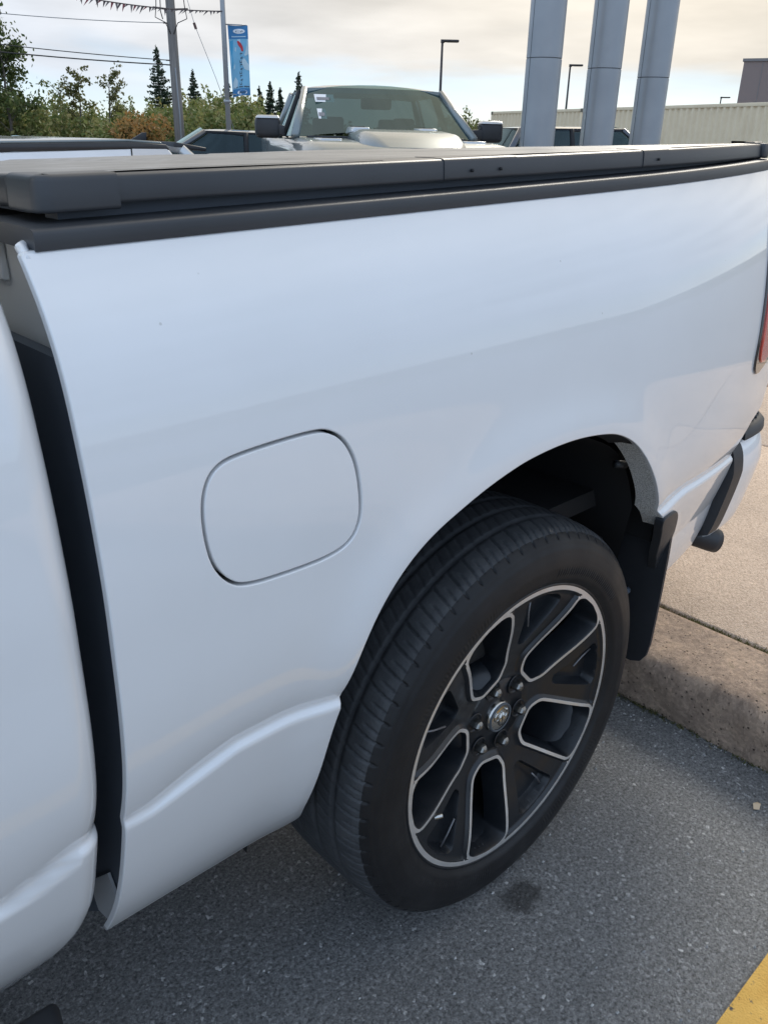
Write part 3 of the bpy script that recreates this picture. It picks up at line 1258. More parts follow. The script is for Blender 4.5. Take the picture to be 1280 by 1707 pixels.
# exhaust tip below the bumper
ex = tube('exhaust_pipe', [(.40, .30, .50), (.70, .25, .49), (.88, .185, .475), (.935, .155, .462)], .028, 'underbody', truck, 14)
V, F = [], []
p0, p1 = Vector((.915, .168, .468)), Vector((1.005, .105, .432))
d = (p1 - p0).normalized()
a = d.cross(Vector((0, 0, 1))).normalized()
b = a.cross(d)
rings = [(0, .026), (.02, .030), (.08, .033), (.098, .033), (.098, .030), (.03, .027)]
for s_, rr in rings:
    for k in range(28):
        t = 2 * math.pi * k / 28
        V.append(p0 + d * s_ + (a * math.cos(t) + b * math.sin(t)) * rr)
for i in range(len(rings) - 1):
    for k in range(28):
        k2 = (k + 1) % 28
        F.append((i * 28 + k, i * 28 + k2, (i + 1) * 28 + k2, (i + 1) * 28 + k))
F.append(tuple((len(rings) - 1) * 28 + k for k in range(28)))
mesh('exhaust_tip', V, F, 'black_plastic', truck, smooth=True)
box('lower_valance', .56, .86, .125, .16, .462, .488, 'black_plastic', truck, .006)
tube('hitch_bracket', [(.93, .20, .50), (1.03, .19, .495), (1.06, .19, .50)], .014, 'black_plastic', truck, 8)

# mud flap behind the wheel: sheet with a wing that wraps on to the body
V, F = [], []
rows = [(.705, -.006, .30), (.66, -.004, .31), (.60, -.004, .315), (.52, -.002, .315), (.44, .001, .31), (.38, .004, .305), (.345, .010, .30), (.325, .022, .285), (.315, .045, .26)]
for z, ya, yb in rows:
    for t in np.linspace(0, 1, 7):
        y = ya + (yb - ya) * t
        V.append((.472 - .02 * (t ** 2) + .03 * (.7 - z), y, z))
n = len(rows)
for i in range(n - 1):
    for k in range(6):
        F.append((i * 7 + k, i * 7 + k + 1, (i + 1) * 7 + k + 1, (i + 1) * 7 + k))
nv = len(V)
V += [(x + .008, y, z) for x, y, z in V]
F += [tuple(nv + q for q in f[::-1]) for f in F]
for i in range(n - 1):
    F.append((i * 7, (i + 1) * 7, nv + (i + 1) * 7, nv + i * 7))
for k in range(6):
    F.append(((n - 1) * 7 + k, (n - 1) * 7 + k + 1, nv + (n - 1) * 7 + k + 1, nv + (n - 1) * 7 + k))
flap = mesh('mud_flap', V, F, 'black_plastic', truck, smooth=True)
smooth_angle(flap, 40)
wing = np.array([(.3618, .738), (.387, .7425), (.422, .739), (.452, .730), (.478, .705), (.498, .64), (.503, .58), (.488, .55), (.455, .60), (.405, .68)])
surface_panel('flap_wing', resample(chaikin(wing, 2), .008), [], 'black_plastic', flap, step=.02, off=-.006, lips={0: .015})
for z in (.66, .50):
    tube('bolt', [(.466, .07, z), (.455, .07, z)], .008, 'rubber_black', flap, 8)

# ------------------------------------------------------------------ cab corner at the left
cab_x1 = -.801
CR = .034
V, F, Nn = [], [], []
zs = np.concatenate([np.linspace(.345, .60, 26), np.linspace(.605, .74, 46), np.linspace(.75, 1.36, 60)])
us = list(np.linspace(-2.5, cab_x1 - CR, 60)) + [('r', t) for t in np.linspace(0, math.pi / 2, 12)[1:]] + [('e', .03)]
CABPROF = lambda z: np.interp(z, [.37, .548, .658, .738, .817, .938, 1.049, 1.146, 1.219, 1.285, 1.36], [0.012, .0, -.004, -.004, -.004, -.001, .0, .0, 0.0, .0, .004])


def recede(z):
    return float(np.interp(z, [.345, .358, .385, .42, .47, .54], [.060, .048, .028, .014, .005, 0]))


def cab_y(x, z):
    return float(ysurf(x, z, True) + CABPROF(z))


for z in zs:
    for u in us:
        if isinstance(u, tuple):
            if u[0] == 'r':
                x = cab_x1 - recede(z) - CR + CR * math.sin(u[1])
                y = cab_y(cab_x1 - CR, z) + CR * 1.1 * (1 - math.cos(u[1]))
            else:
                x = cab_x1 - recede(z)
                y = cab_y(cab_x1 - CR, z) + CR * 1.1 + .06
        else:
            x = u - recede(z) * max(0, (u + 2.5) / (cab_x1 - CR + 2.5))
            y = cab_y(x, z)
        V.append((x, y, z))
P = len(us)
for i in range(len(zs) - 1):
    for k in range(P - 1):
        F.append((i * P + k, i * P + k + 1, (i + 1) * P + k + 1, (i + 1) * P + k))
# rolled lower edge
lo = list(range(P))
b0 = len(V)
V += [(V[i][0] - .002, V[i][1] + .008, V[i][2] - .002) for i in lo]
V += [(V[i][0] - .01, V[i][1] + .08, V[i][2] + .03) for i in lo]
for k in range(P - 1):
    F.append((k + 1, k, b0 + k, b0 + k + 1))
    F.append((b0 + k + 1, b0 + k, b0 + P + k, b0 + P + k + 1))
cab = mesh('cab_side', V, F, 'white_paint', truck, smooth=True)
box('cab_back', -.90, cab_x1 - .012, .14, 1.62, .62, 1.36, 'white_paint', truck, .02)
# upper cab (out of the picture to the left)
hull_box('cab_roof', [(-2.35, .22, 1.88), (-.88, .22, 1.88), (-.88, 1.48, 1.88), (-2.35, 1.48, 1.88), (-2.2, .26, 1.95), (-.98, .26, 1.95), (-.98, 1.44, 1.95), (-2.2, 1.44, 1.95)], 'white_paint', truck, .03, 3)
hull_box('rear_pillar', [(-1.1, .09, 1.36), (-.84, .09, 1.36), (-.84, .16, 1.36), (-1.1, .16, 1.36), (-1.05, .215, 1.885), (-.89, .215, 1.885), (-.89, .28, 1.885), (-1.05, .28, 1.885)], 'white_paint', truck, .015)
hull_box('rear_pillar', [(-1.1, 1.54, 1.36), (-.84, 1.54, 1.36), (-.84, 1.61, 1.36), (-1.1, 1.61, 1.36), (-1.05, 1.42, 1.885), (-.89, 1.42, 1.885), (-.89, 1.485, 1.885), (-1.05, 1.485, 1.885)], 'white_paint', truck, .015)
hull_box('side_window', [(-2.5, .10, 1.36), (-1.1, .10, 1.36), (-1.1, .11, 1.36), (-2.5, .11, 1.36), (-2.3, .22, 1.88), (-1.05, .22, 1.88), (-1.05, .23, 1.88), (-2.3, .23, 1.88)], 'privacy_glass', truck)
hull_box('side_window', [(-2.5, 1.60, 1.36), (-1.1, 1.60, 1.36), (-1.1, 1.61, 1.36), (-2.5, 1.61, 1.36), (-2.3, 1.48, 1.88), (-1.05, 1.48, 1.88), (-1.05, 1.49, 1.88), (-2.3, 1.49, 1.88)], 'privacy_glass', truck)
hull_box('rear_window', [(-.86, .16, 1.36), (-.85, .16, 1.36), (-.85, 1.54, 1.36), (-.86, 1.54, 1.36), (-.92, .28, 1.88), (-.91, .28, 1.88), (-.91, 1.42, 1.88), (-.92, 1.42, 1.88)], 'privacy_glass', truck)
box('right_cab_side', -2.5, -.80, 1.62, 1.74, .42, 1.36, 'white_paint', truck, .03)
hull_box('bonnet', [(-3.9, .08, .75), (-2.4, .0, .75), (-2.4, 1.7, .75), (-3.9, 1.62, .75), (-3.85, .14, 1.12), (-2.4, .06, 1.32), (-2.4, 1.64, 1.32), (-3.85, 1.56, 1.12)], 'white_paint', truck, .05, 3)
hull_box('windscreen', [(-2.5, .12, 1.33), (-2.48, .12, 1.33), (-2.48, 1.58, 1.33), (-2.5, 1.58, 1.33), (-2.3, .26, 1.89), (-2.28, .26, 1.89), (-2.28, 1.44, 1.89), (-2.3, 1.44, 1.89)], 'privacy_glass', truck)
box('cab_floor', -3.6, -.82, .15, 1.6, .42, .60, 'underbody', truck)

# side step under the cab: black board with end cap and tread marks
st = hull_box('side_step', [(-2.3, .058, .285), (-.866, .058, .285), (-.850, .135, .285), (-2.3, .16, .285), (-2.3, .050, .318), (-.868, .050, .318), (-.855, .128, .318), (-2.3, .155, .318)], 'black_plastic', truck, .012, 3)
for x in (-1.05, -1.6, -2.15):
    tube('step_bracket', [(x, .14, .30), (x, .24, .34), (x, .40, .46)], .018, 'underbody', st, 8)
for i in range(10):
    x = -.885 - .022 * i
    box('tread_bar', x - .004, x + .004, .068 + .01 * (i % 2), .098, .3185, .3205, 'black_plastic', st)

# ------------------------------------------------------------------ wheel
WR, WZ = .4075, .402


def make_tyre(parent):
    prof = [(.022, .281), (.010, .287), (.004, .293), (.002, .299), (-.004, .304), (-.008, .318), (-.010, .338), (-.0065, .356), (-.001, .370), (.006, .382), (.0145, .391), (.026, .3985),
            (.045, .4035), (.075, .4065), (.14, .4078), (.205, .4065), (.235, .4035), (.254, .3985), (.266, .391), (.274, .382), (.281, .37), (.288, .345), (.282, .31), (.262, .281)]
    pr = resample(chaikin(prof, 2, closed=False), .0042, closed=False)
    M = 1400
    V = np.zeros((M, len(pr), 3))
    y = pr[:, 0]
    r0 = pr[:, 1]
    th = np.arange(M) / M * 2 * math.pi
    tread = r0 > .3895
    for i, t in enumerate(th):
        r = r0.copy()
        yy_ = y.copy()
        for rg_, am in ((.3085, .0016), (.3335, .0010), (.3655, .0014), (.3785, .0010)):
            yy_ -= np.where(y < .1, am * np.exp(-((r0 - rg_) / .0022) ** 2), 0)
        # circumferential grooves
        for gy in (.0665, .113, .167, .2135):
            r -= np.where(tread, .0045 * np.exp(-((y - gy) / .0042) ** 4), 0)
        # curved shoulder sipes, near side and far side
        for s, yo, cnt in ((1, .012, 70), (-1, .268, 70)):
            u = (y - yo) * s
            ph = t * cnt / (2 * math.pi) + s * 5.5 * u + 42 * u * u
            f = np.abs((ph % 1) - .5)
            on = (u > -.004) & (u < .047)
            dep = .0042 * np.clip((.06 - np.abs(u - .018)) / .04, 0, 1)
            r -= np.where(on & (f < .06), dep, 0)
            f2 = np.abs(((ph + .45) % 1) - .5)
            r -= np.where((u > .006) & (u < .028) & (f2 < .05), .0030, 0)
        # fine slanted sipes in the inner ribs
        ph = t * 105 / (2 * math.pi) + (y - .14) * 22
        f = np.abs((ph % 1) - .5)
        mid = (np.abs(y - .09) < .018) | (np.abs(y - .14) < .02) | (np.abs(y - .19) < .018)
        r -= np.where(tread & mid & (f < .09), .0016, 0)
        V[i, :, 0] = r * math.cos(t)
        deg = math.degrees(t) % 180
        if 35 < deg < 80 or 110 < deg < 150:
            yy_ -= np.where((y < .1) & (r0 > .315) & (r0 < .329), .0011 * (math.sin(t * 260) > 0), 0)
        V[i, :, 1] = yy_
        V[i, :, 2] = r * math.sin(t)
    P = len(pr)
    V = V.reshape(-1, 3)
    zmin = -(WZ - .001)
    low = V[:, 2] < zmin + .03
    V[:, 2] = np.maximum(V[:, 2], zmin)
    idx = np.arange(M * (P - 1))
    i = idx // (P - 1)
    k = idx % (P - 1)
    i2 = (i + 1) % M
    F = np.c_[i * P + k, i * P + k + 1, i2 * P + k + 1, i2 * P + k]
    side = (pr[:-1, 1] < .3885).astype(int)
    o = mesh('tyre', V, F, ['tyre_rubber', 'tyre_sidewall'], parent, smooth=True, matidx=np.tile(side, M).tolist())
    return o


def round_poly(poly, rad, n=4):
    p = [np.array(a, float) for a in poly]
    out_ = []
    for i in range(len(p)):
        a, b, c_ = p[i - 1], p[i], p[(i + 1) % len(p)]
        u = (a - b) / np.linalg.norm(a - b)
        v = (c_ - b) / np.linalg.norm(c_ - b)
        k = min(rad, .45 * np.linalg.norm(a - b), .45 * np.linalg.norm(c_ - b))
        for t in np.linspace(0, 1, n):
            out_.append((1 - t) ** 2 * (b + u * k) + 2 * t * (1 - t) * b + t * t * (b + v * k))
    return np.array(out_)


def make_rim(parent):
    A0 = 41.5
    wins, bands = [], []
    base = [(.097, -.025), (.120, -.0455), (.266, -.0595), (.2775, -.040), (.2825, 0), (.2775, .040), (.266, .0595), (.120, .0455), (.097, .025)]
    for k in range(5):
        a = R(A0 + 72 * k)
        ca, sa = math.cos(a), math.sin(a)
        p = round_poly(base, .009)
        p = np.c_[p[:, 0] * ca - p[:, 1] * sa, p[:, 0] * sa + p[:, 1] * ca]
        wins.append(resample(p, .0042))
    bw_ = .0070
    RO = .2905
    ring = np.array([(RO * math.cos(t), RO * math.sin(t)) for t in np.linspace(0, 2 * math.pi, 300, endpoint=False)])
    ring2 = ring * (.2815 / RO)
    loops = [ring] + wins
    pts = [ring]
    rg = [(0, len(ring))]
    n = len(ring)
    for w in wins:
        pts.append(w)
        rg.append((n, n + len(w)))
        n += len(w)
    pockets = []
    for k in range(5):
        a = R(A0 + 36 + 72 * k)
        ca, sa = math.cos(a), math.sin(a)
        pb = [(.158, -.010), (.2575, -.0555), (.268, -.040), (.2725, 0), (.268, .040), (.2575, .0555), (.158, .010)]
        pb = round_poly(pb, .008)
        pockets.append(resample(np.c_[pb[:, 0] * ca - pb[:, 1] * sa, pb[:, 0] * sa + pb[:, 1] * ca], .005))
    extra = []
    for p in pockets:
        nn = loop_normals(p)
        for o in (.002, 0, -.002, -.0045, -.007, -.009):
            extra.append(p + nn * o)
    for w in wins:
        nn = loop_normals(w)
        for o in (bw_ * .12, bw_ * .88, bw_, bw_ + .0022, bw_ + .006, bw_ + .012):
            extra.append(w + nn * o)
    for rr in (.2895, .2825, .2815, .2795, .2755, .27):
        extra.append(ring * (rr / RO))
    gx, gy = np.meshgrid(np.arange(-.29, .29, .006), np.arange(-.29, .29, .006))
    gp = np.c_[gx.ravel(), gy.ravel()]
    gp = gp[(np.hypot(*gp.T) < .265)]
    dw = np.min([dist_poly(gp, w) for w in wins], axis=0)
    gp = gp[dw > bw_ + .014]
    gp = gp[np.min([dist_poly(gp, p) for p in pockets], axis=0) > .011]
    ex = np.vstack(extra)
    ok = np.ones(len(ex), bool)
    for w in wins:
        ok &= ~inside(ex, w)
    ex = ex[ok & (np.hypot(*ex.T) < RO - .0005)]
    # drop offset points that run into another window's band
    V2, T = cdt(np.vstack(pts + [ex, gp]), rg)
    cen = V2[T].mean(1)
    keep = np.hypot(*cen.T) < RO
    for w in wins:
        keep &= ~inside(cen, w)
    T = T[keep]
    cen = cen[keep]

    def dwin(Pn):
        return np.min([dist_poly(Pn, w) for w in wins], axis=0)

    def height(Pn):
        r = np.hypot(*Pn.T)
        q = np.clip((.283 - r) / .19, 0, 1)
        h = .004 + .046 * q * q * (3 - 2 * q) * .9
        d = np.minimum(dwin(Pn) - bw_, .2815 - r)
        s = np.clip(d / .006, 0, 1)
        h += .007 * s * s * (3 - 2 * s)
        # deep pocket between the legs of neighbouring windows
        k = np.zeros(len(Pn))
        for p in pockets:
            k = np.maximum(k, np.where(inside(Pn, p), np.clip(dist_poly(Pn, p) / .007, 0, 1), 0))
        h += .026 * k * k * (3 - 2 * k)
        # bolt circle recess
        c = np.clip((.090 - r) / .012, 0, 1)
        h += .004 * c
        return h
    H = height(V2)
    V = np.c_[V2[:, 0], H, V2[:, 1]]
    a = V[T[:, 1]] - V[T[:, 0]]
    b = V[T[:, 2]] - V[T[:, 0]]
    fl = np.cross(a, b)[:, 1] > 0
    T[fl] = T[fl][:, ::-1]
    dc = dwin(cen)
    rc = np.hypot(*cen.T)
    mi = ((dc < bw_) | (rc > .2815)).astype(int)
    face = mesh('rim', V, T, ['wheel_black', 'wheel_machined'], parent, smooth=True, matidx=list(map(int, mi)))
    smooth_angle(face, 52)
    # window walls
    for w in wins:
        nn = loop_normals(w)
        hw = height(w)
        Vw, Fw = [], []
        for i in range(len(w)):
            x, z = w[i]
            dx, dz = -nn[i]
            Vw += [(x, hw[i], z), (x + dx * .0015, hw[i] + .003, z + dz * .0015), (x + dx * .006, hw[i] + .055, z + dz * .006)]
        for i in range(len(w)):
            j = (i + 1) % len(w)
            for q in range(2):
                Fw.append((i * 3 + q, j * 3 + q, j * 3 + q + 1, i * 3 + q + 1))
        o = mesh('window_wall', Vw, Fw, 'wheel_black', parent, smooth=True)
        smooth_angle(o, 60)
    # raised edges inside each pocket
    for k in range(5):
        a = R(A0 + 36 + 72 * k)
        ca, sa = math.cos(a), math.sin(a)
        pth = []
        for u, v in ((.262, .030), (.235, .026), (.205, .017)):
            pth.append((u * ca - v * sa, .024, u * sa + v * ca))
        tube('pocket_edge', pth, .0020, 'pocket_grey', parent, 6)
    lathe_y('rim_lip', [(.004, .2905), (.0015, .2925), (.003, .296), (.010, .2975), (.016, .294), (.020, .285)], 'wheel_black', parent, 120)
    lathe_y('barrel', [(.006, .2905), (.03, .280), (.06, .268), (.13, .262), (.24, .268), (.262, .284)], 'wheel_black', parent, 96)
    lathe_y('brake_disc', [(.115, .06), (.115, .185), (.118, .19), (.145, .19), (.145, .06)], 'brake_iron', parent, 64, closed=True)
    box('brake_caliper', -.08, .08, .085, .165, .12, .205, 'brake_iron', parent, .012)
    lathe_y('hub_back', [(.056, .001), (.056, .10), (.10, .12), (.15, .11), (.15, .001)], 'wheel_black', parent, 48)
    # lug nuts in their wells
    for k in range(6):
        a = R(46 - 60 * k)
        x, z = .0695 * math.cos(a), .0695 * math.sin(a)
        pts = []
        nut = lathe_y('lug_nut', [(.062, .0108), (.046, .0108), (.041, .0100), (.0375, .0075), (.036, .004), (.0355, .0003)], 'nut_steel', parent, 6, smooth=False)
        nut.location = (x, 0, z)
        well = lathe_y('lug_well', [(.0535, .0205), (.0515, .0185), (.056, .0165), (.060, .0135)], 'wheel_black', parent, 28)
        well.location = (x, 0, z)
    # centre cap with the horned-head emblem
    cap = lathe_y('centre_cap', [(.066, .034), (.050, .0335), (.046, .031), (.0445, .027), (.044, .015), (.0438, .0005)], 'chrome', parent, 48)
    ring_o = lathe_y('cap_ring', [(.047, .0315), (.0432, .0305), (.0425, .0285), (.0440, .0265)], 'seam_dark', parent, 48)
    parts = []
    for s in (-1, 1):
        pth = []
        for t in np.linspace(0, 1, 12):
            an = R(80 - 330 * t)
            rr = .0105 * (1 - .55 * t)
            pth.append((s * (.0098 + rr * math.cos(an)) * 1.0, .0435, .0055 + rr * math.sin(an)))
        parts.append(tube_geo(pth, [.0030 * (1 - .6 * t) for t in np.linspace(0, 1, 12)], 6))
        parts.append(tube_geo([(s * .0025, .0432, .013), (s * .0052, .0425, .002), (s * .004, .042, -.008), (s * .0015, .0425, -.017)], [.003, .0042, .0038, .002], 6))
    v, f = merge(parts)
    mesh('emblem', v, f, 'chrome', parent, smooth=True)
    # valve stem
    a = R(208)
    tube('valve_stem', [(.235 * math.cos(a), .03, .235 * math.sin(a)), (.215 * math.cos(a), .012, .215 * math.sin(a))], [.006, .0045], 'chrome', parent, 8)


wheel = bpy.data.objects.new('rear_wheel', None)
C.objects.link(wheel)
wheel.parent = truck
wheel.location = (0, 0, WZ)
tyre = make_tyre(wheel)
make_rim(wheel)


def copy_tree(o, parent, loc=None, rz=None):
    c = o.copy()
    C.objects.link(c)
    c.parent = parent
    if loc is not None:
        c.location = loc
    if rz is not None:
        c.rotation_euler = (0, 0, rz)
    for ch in list(o.children):
        k = ch.copy()
        C.objects.link(k)
        k.parent = c
    return c


copy_tree(wheel, truck, (0, 1.70, WZ), math.pi)
w2 = copy_tree(wheel, truck, (-3.5, 0, WZ))
w2.name = 'front_wheel'

# ------------------------------------------------------------------ background helpers
CAMX, CAMY, CAMZ = -1.069, -.737, 1.42


def polar(az_deg, d, z=0.0):
    """a point at compass angle az (from +Y towards +X) and ground distance d from where the photographer stands"""
    a = R(az_deg)
    return Vector((CAMX + d * math.sin(a), CAMY + d * math.cos(a), z))


def leaf_geo(P, size, r, flat=0.0):
    n = len(P)
    a = r.normal(size=(n, 3))
    a /= np.linalg.norm(a, axis=1, keepdims=True)
    b = r.normal(size=(n, 3))
    b -= (b * a).sum(1, keepdims=True) * a
    b /= np.linalg.norm(b, axis=1, keepdims=True)
    s = size * r.uniform(.55, 1.25, (n, 1))
    a = a * s
    b = b * s * .62
    V = np.stack([P - a, P + b * .9 - a * .1, P + a, P - b * .9 + a * .1], 1).reshape(-1, 3)
    F = np.arange(4 * n).reshape(-1, 4)
    return V, F


def fast_mesh(name, V, F, m, parent=None):
    me = bpy.data.meshes.new(name)
    me.vertices.add(len(V))
    me.vertices.foreach_set('co', np.asarray(V, np.float32).ravel())
    k = F.shape[1]
    me.loops.add(F.size)
    me.loops.foreach_set('vertex_index', F.ravel().astype(np.int32))
    me.polygons.add(len(F))
    me.polygons.foreach_set('loop_start', np.arange(0, F.size, k, dtype=np.int32))
    me.polygons.foreach_set('loop_total', np.full(len(F), k, np.int32))
    me.materials.append(MATS[m])
    me.update()
    me.validate()
    return link(name, me, parent)


# ------------------------------------------------------------------ vehicles in the background
def add_wheels(root, xs_, hw, rad=.36):
    for x in xs_:
        for s in (-1, 1):
            w = bpy.data.objects.new('wheel', None)
            C.objects.link(w)
            w.parent = root
            w.location = (x, s * (hw - .12), rad)
            lathe_y('tyre', [(-.10, rad * .62), (-.12, rad * .78), (-.11, rad * .95), (-.08, rad), (.08, rad), (.11, rad * .95), (.12, rad * .78), (.10, rad * .62)], 'tyre_rubber', w, 28)
            lathe_y('rim', [(-.105, rad * .62), (-.07, rad * .55), (-.06, rad * .15), (-.06, .001), (.06, .001), (.06, rad * .15), (.07, rad * .55), (.105, rad * .62)], 'silver_paint', w, 20)


def quad_panel(name, pts, m, parent, th=.012, n=8, bulge=0.0):
    """slightly bowed pane from 4 corners (bl, br, tr, tl)"""
    bl, br, tr, tl_ = [Vector(p) for p in pts]
    nrm = (br - bl).cross(tl_ - bl).normalized()
    V, F = [], []
    for j in range(n + 1):
        for i in range(n + 1):
            u, v = i / n, j / n
            p = bl * (1 - u) * (1 - v) + br * u * (1 - v) + tr * u * v + tl_ * (1 - u) * v
            V.append(p + nrm * bulge * 4 * u * (1 - u))
    for j in range(n):
        for i in range(n):
            F.append((j * (n + 1) + i, j * (n + 1) + i + 1, (j + 1) * (n + 1) + i + 1, (j + 1) * (n + 1) + i))
    return mesh(name, V, F, m, parent, smooth=True)


def strut(name, a, b, w, m, parent, w2=None):
    """square-section pillar from a to b"""
    a, b = Vector(a), Vector(b)
    return tube(name, [a, (a + b) / 2, b], [w, (w + (w2 or w)) / 2, w2 or w], m, parent, 8)


def loft_body(name, secs, m, parent, n=10):
    """secs: list of (x, half width, z low, z high, corner radius); rounded-rect sections along x"""
    V, F = [], []
    K = None
    for x, hw, z0, z1, rd in secs:
        ring = []
        for cx, cz, a0 in ((hw - rd, z0 + rd * .6, -90), (hw - rd, z1 - rd, 0), (-hw + rd, z1 - rd, 90), (-hw + rd, z0 + rd * .6, 180)):
            lo = cz < (z0 + z1) / 2
            for t in np.linspace(0, 90, 6):
                a = R(a0 + t)
                ring.append((x, cx + rd * math.cos(a), cz + (rd * .6 if lo else rd) * math.sin(a)))
        K = len(ring)
        V += ring
    for i in range(len(secs) - 1):
        for k in range(K):
            k2 = (k + 1) % K
            F.append((i * K + k, i * K + k2, (i + 1) * K + k2, (i + 1) * K + k))
    F.append(tuple(range(K))[::-1])
    F.append(tuple((len(secs) - 1) * K + k for k in range(K)))
    o = mesh(name, V, F, m, parent, smooth=True)
    smooth_angle(o, 55)
    return o


def greenhouse(root, ws, roof, rw, hb, ht, paint, glass_front, glass_side, mid=None, pil=.035):
    """ws=(x base, z base, x top, z top) windscreen, rw the same for the rear; hb/ht half widths"""
    x0, z0, x1, z1 = ws
    x3, z3, x2, z2 = rw
    ix = .05
    quad_panel('windscreen', [(x0, -hb + .05, z0), (x0, hb - .05, z0), (x1, ht - .04, z1), (x1, -ht + .04, z1)], glass_front, root, bulge=.07)
    quad_panel('rear_window', [(x3, hb - .06, z3), (x3, -hb + .06, z3), (x2, -ht + .05, z2), (x2, ht - .05, z2)], glass_side, root, bulge=.03)
    for s in (-1, 1):
        a = [(x0 - .02, s * (hb - .01), z0), (x1, s * (ht - .005), z1)]
        strut('front_pillar', a[0], a[1], .045, paint, root, .04)
        strut('rear_pillar', (x3 + .02, s * (hb - .02), z3), (x2, s * (ht - .005), z2), .06, paint, root, .05)
        xm = mid if mid is not None else (x1 + x2) / 2
        strut('door_pillar', (xm, s * hb, z0), (xm - .02, s * ht, (z1 + z2) / 2), .04, 'gap_black', root)
        t = .06
        for xa, xb, xc, xd in ((xm + .03, x0 - .12, x1 - .05, xm + .02), (x3 + .10, xm - .05, xm - .05, x2 + .06)):
            p = [(xa, s * hb, z3 + .0), (xb, s * hb, z0), (xc, s * (ht + .005), z1 - .03), (xd, s * (ht + .005), z2 - .03)]
            if s > 0:
                p = [p[1], p[0], p[3], p[2]]
            quad_panel('side_window', p, glass_side, root, bulge=.02, n=4)
    # roof skin with a crown
    V, F = [], []
    nx, ny = 10, 12
    for i in range(nx + 1):
        u = i / nx
        x = x1 + .03 + (x2 - .03 - x1 - .03 + 0) * u
        zb = z1 + (z2 - z1) * u
        for j in range(ny + 1):
            v = -1 + 2 * j / ny
            V.append((x, v * ht * 1.01, zb + roof * (1 - v ** 4 * .9) * (1 - (2 * u - 1) ** 4 * .75) + .012))
    for i in range(nx):
        for j in range(ny):
            F.append((i * (ny + 1) + j, i * (ny + 1) + j + 1, (i + 1) * (ny + 1) + j + 1, (i + 1) * (ny + 1) + j))
    nv = len(V)
    V += [(x, y * .97, z - .05) for x, y, z in V]
    F += [tuple(nv + q for q in f[::-1]) for f in F]
    rim = [j for j in range(ny + 1)] + [i * (ny + 1) + ny for i in range(1, nx + 1)] + [nx * (ny + 1) + j for j in range(ny - 1, -1, -1)] + [i * (ny + 1) for i in range(nx - 1, 0, -1)]
    for a, b in zip(rim, rim[1:] + rim[:1]):
        F.append((a, nv + a, nv + b, b))
    ro = mesh('roof', V, F, paint, root, smooth=True)
    smooth_angle(ro, 50)
    return ro


def seats(root, xs_, hw, z):
    for x in xs_:
        for s in (-1, 1):
            b = hull_box('seat', [(x - .10, s * hw - .24, z - .5), (x + .12, s * hw - .24, z - .5), (x + .12, s * hw + .24, z - .5), (x - .10, s * hw + .24, z - .5),
                                  (x - .24, s * hw - .20, z + .1), (x - .12, s * hw - .20, z + .1), (x - .12, s * hw + .20, z + .1), (x - .24, s * hw + .20, z + .1)], 'seat_dark', root, .03)
            box('headrest', x - .27, x - .17, s * hw - .12, s * hw + .12, z + .13, z + .31, 'seat_dark', b, .03)


# --- grey pickup that faces the camera, over the bed cover
gp_loc = polar(43.2, 9.25)
gt = thing('grey_pickup', 'silver grey pickup facing the camera behind the bed cover, raised bonnet scoop', 'pickup truck', (gp_loc.x, gp_loc.y, 0), R(-90 - 43.2 + 180 + 180 - 0 + 11.5))
# local axes: +x is forward; origin under the windscreen base
loft_body('body', [(1.92, .80, .52, 1.02, .10), (1.88, .92, .45, 1.20, .14), (1.70, .98, .42, 1.33, .16), (.9, 1.00, .40, 1.385, .16), (.12, 1.01, .40, 1.40, .14), (-2.1, 1.01, .40, 1.385, .10), (-2.2, 1.01, .42, 1.40, .06), (-3.75, 1.0, .45, 1.40, .06), (-3.85, .97, .5, 1.38, .05)], 'silver_paint', gt)
greenhouse(gt, (.06, 1.405, -.66, 1.855), .06, (-2.12, 1.40, -1.90, 1.85), .93, .74, 'silver_paint', 'windscreen_glass', 'privacy_glass', -.98)
seats(gt, (-.75, -1.6), .40, 1.30)
box('dashboard', -.35, .02, -.80, .80, 1.30, 1.40, 'seat_dark', gt, .04)
tube('steering_wheel', [(-.45 + .05 * math.sin(t), .40 + .18 * math.cos(t), 1.36 + .17 * math.sin(t)) for t in np.linspace(0, 2 * math.pi, 20)], .016, 'seat_dark', gt, 6)
box('mirror_and_camera_housing', -.58, -.50, -.16, .16, 1.68, 1.79, 'seat_dark', gt, .02)
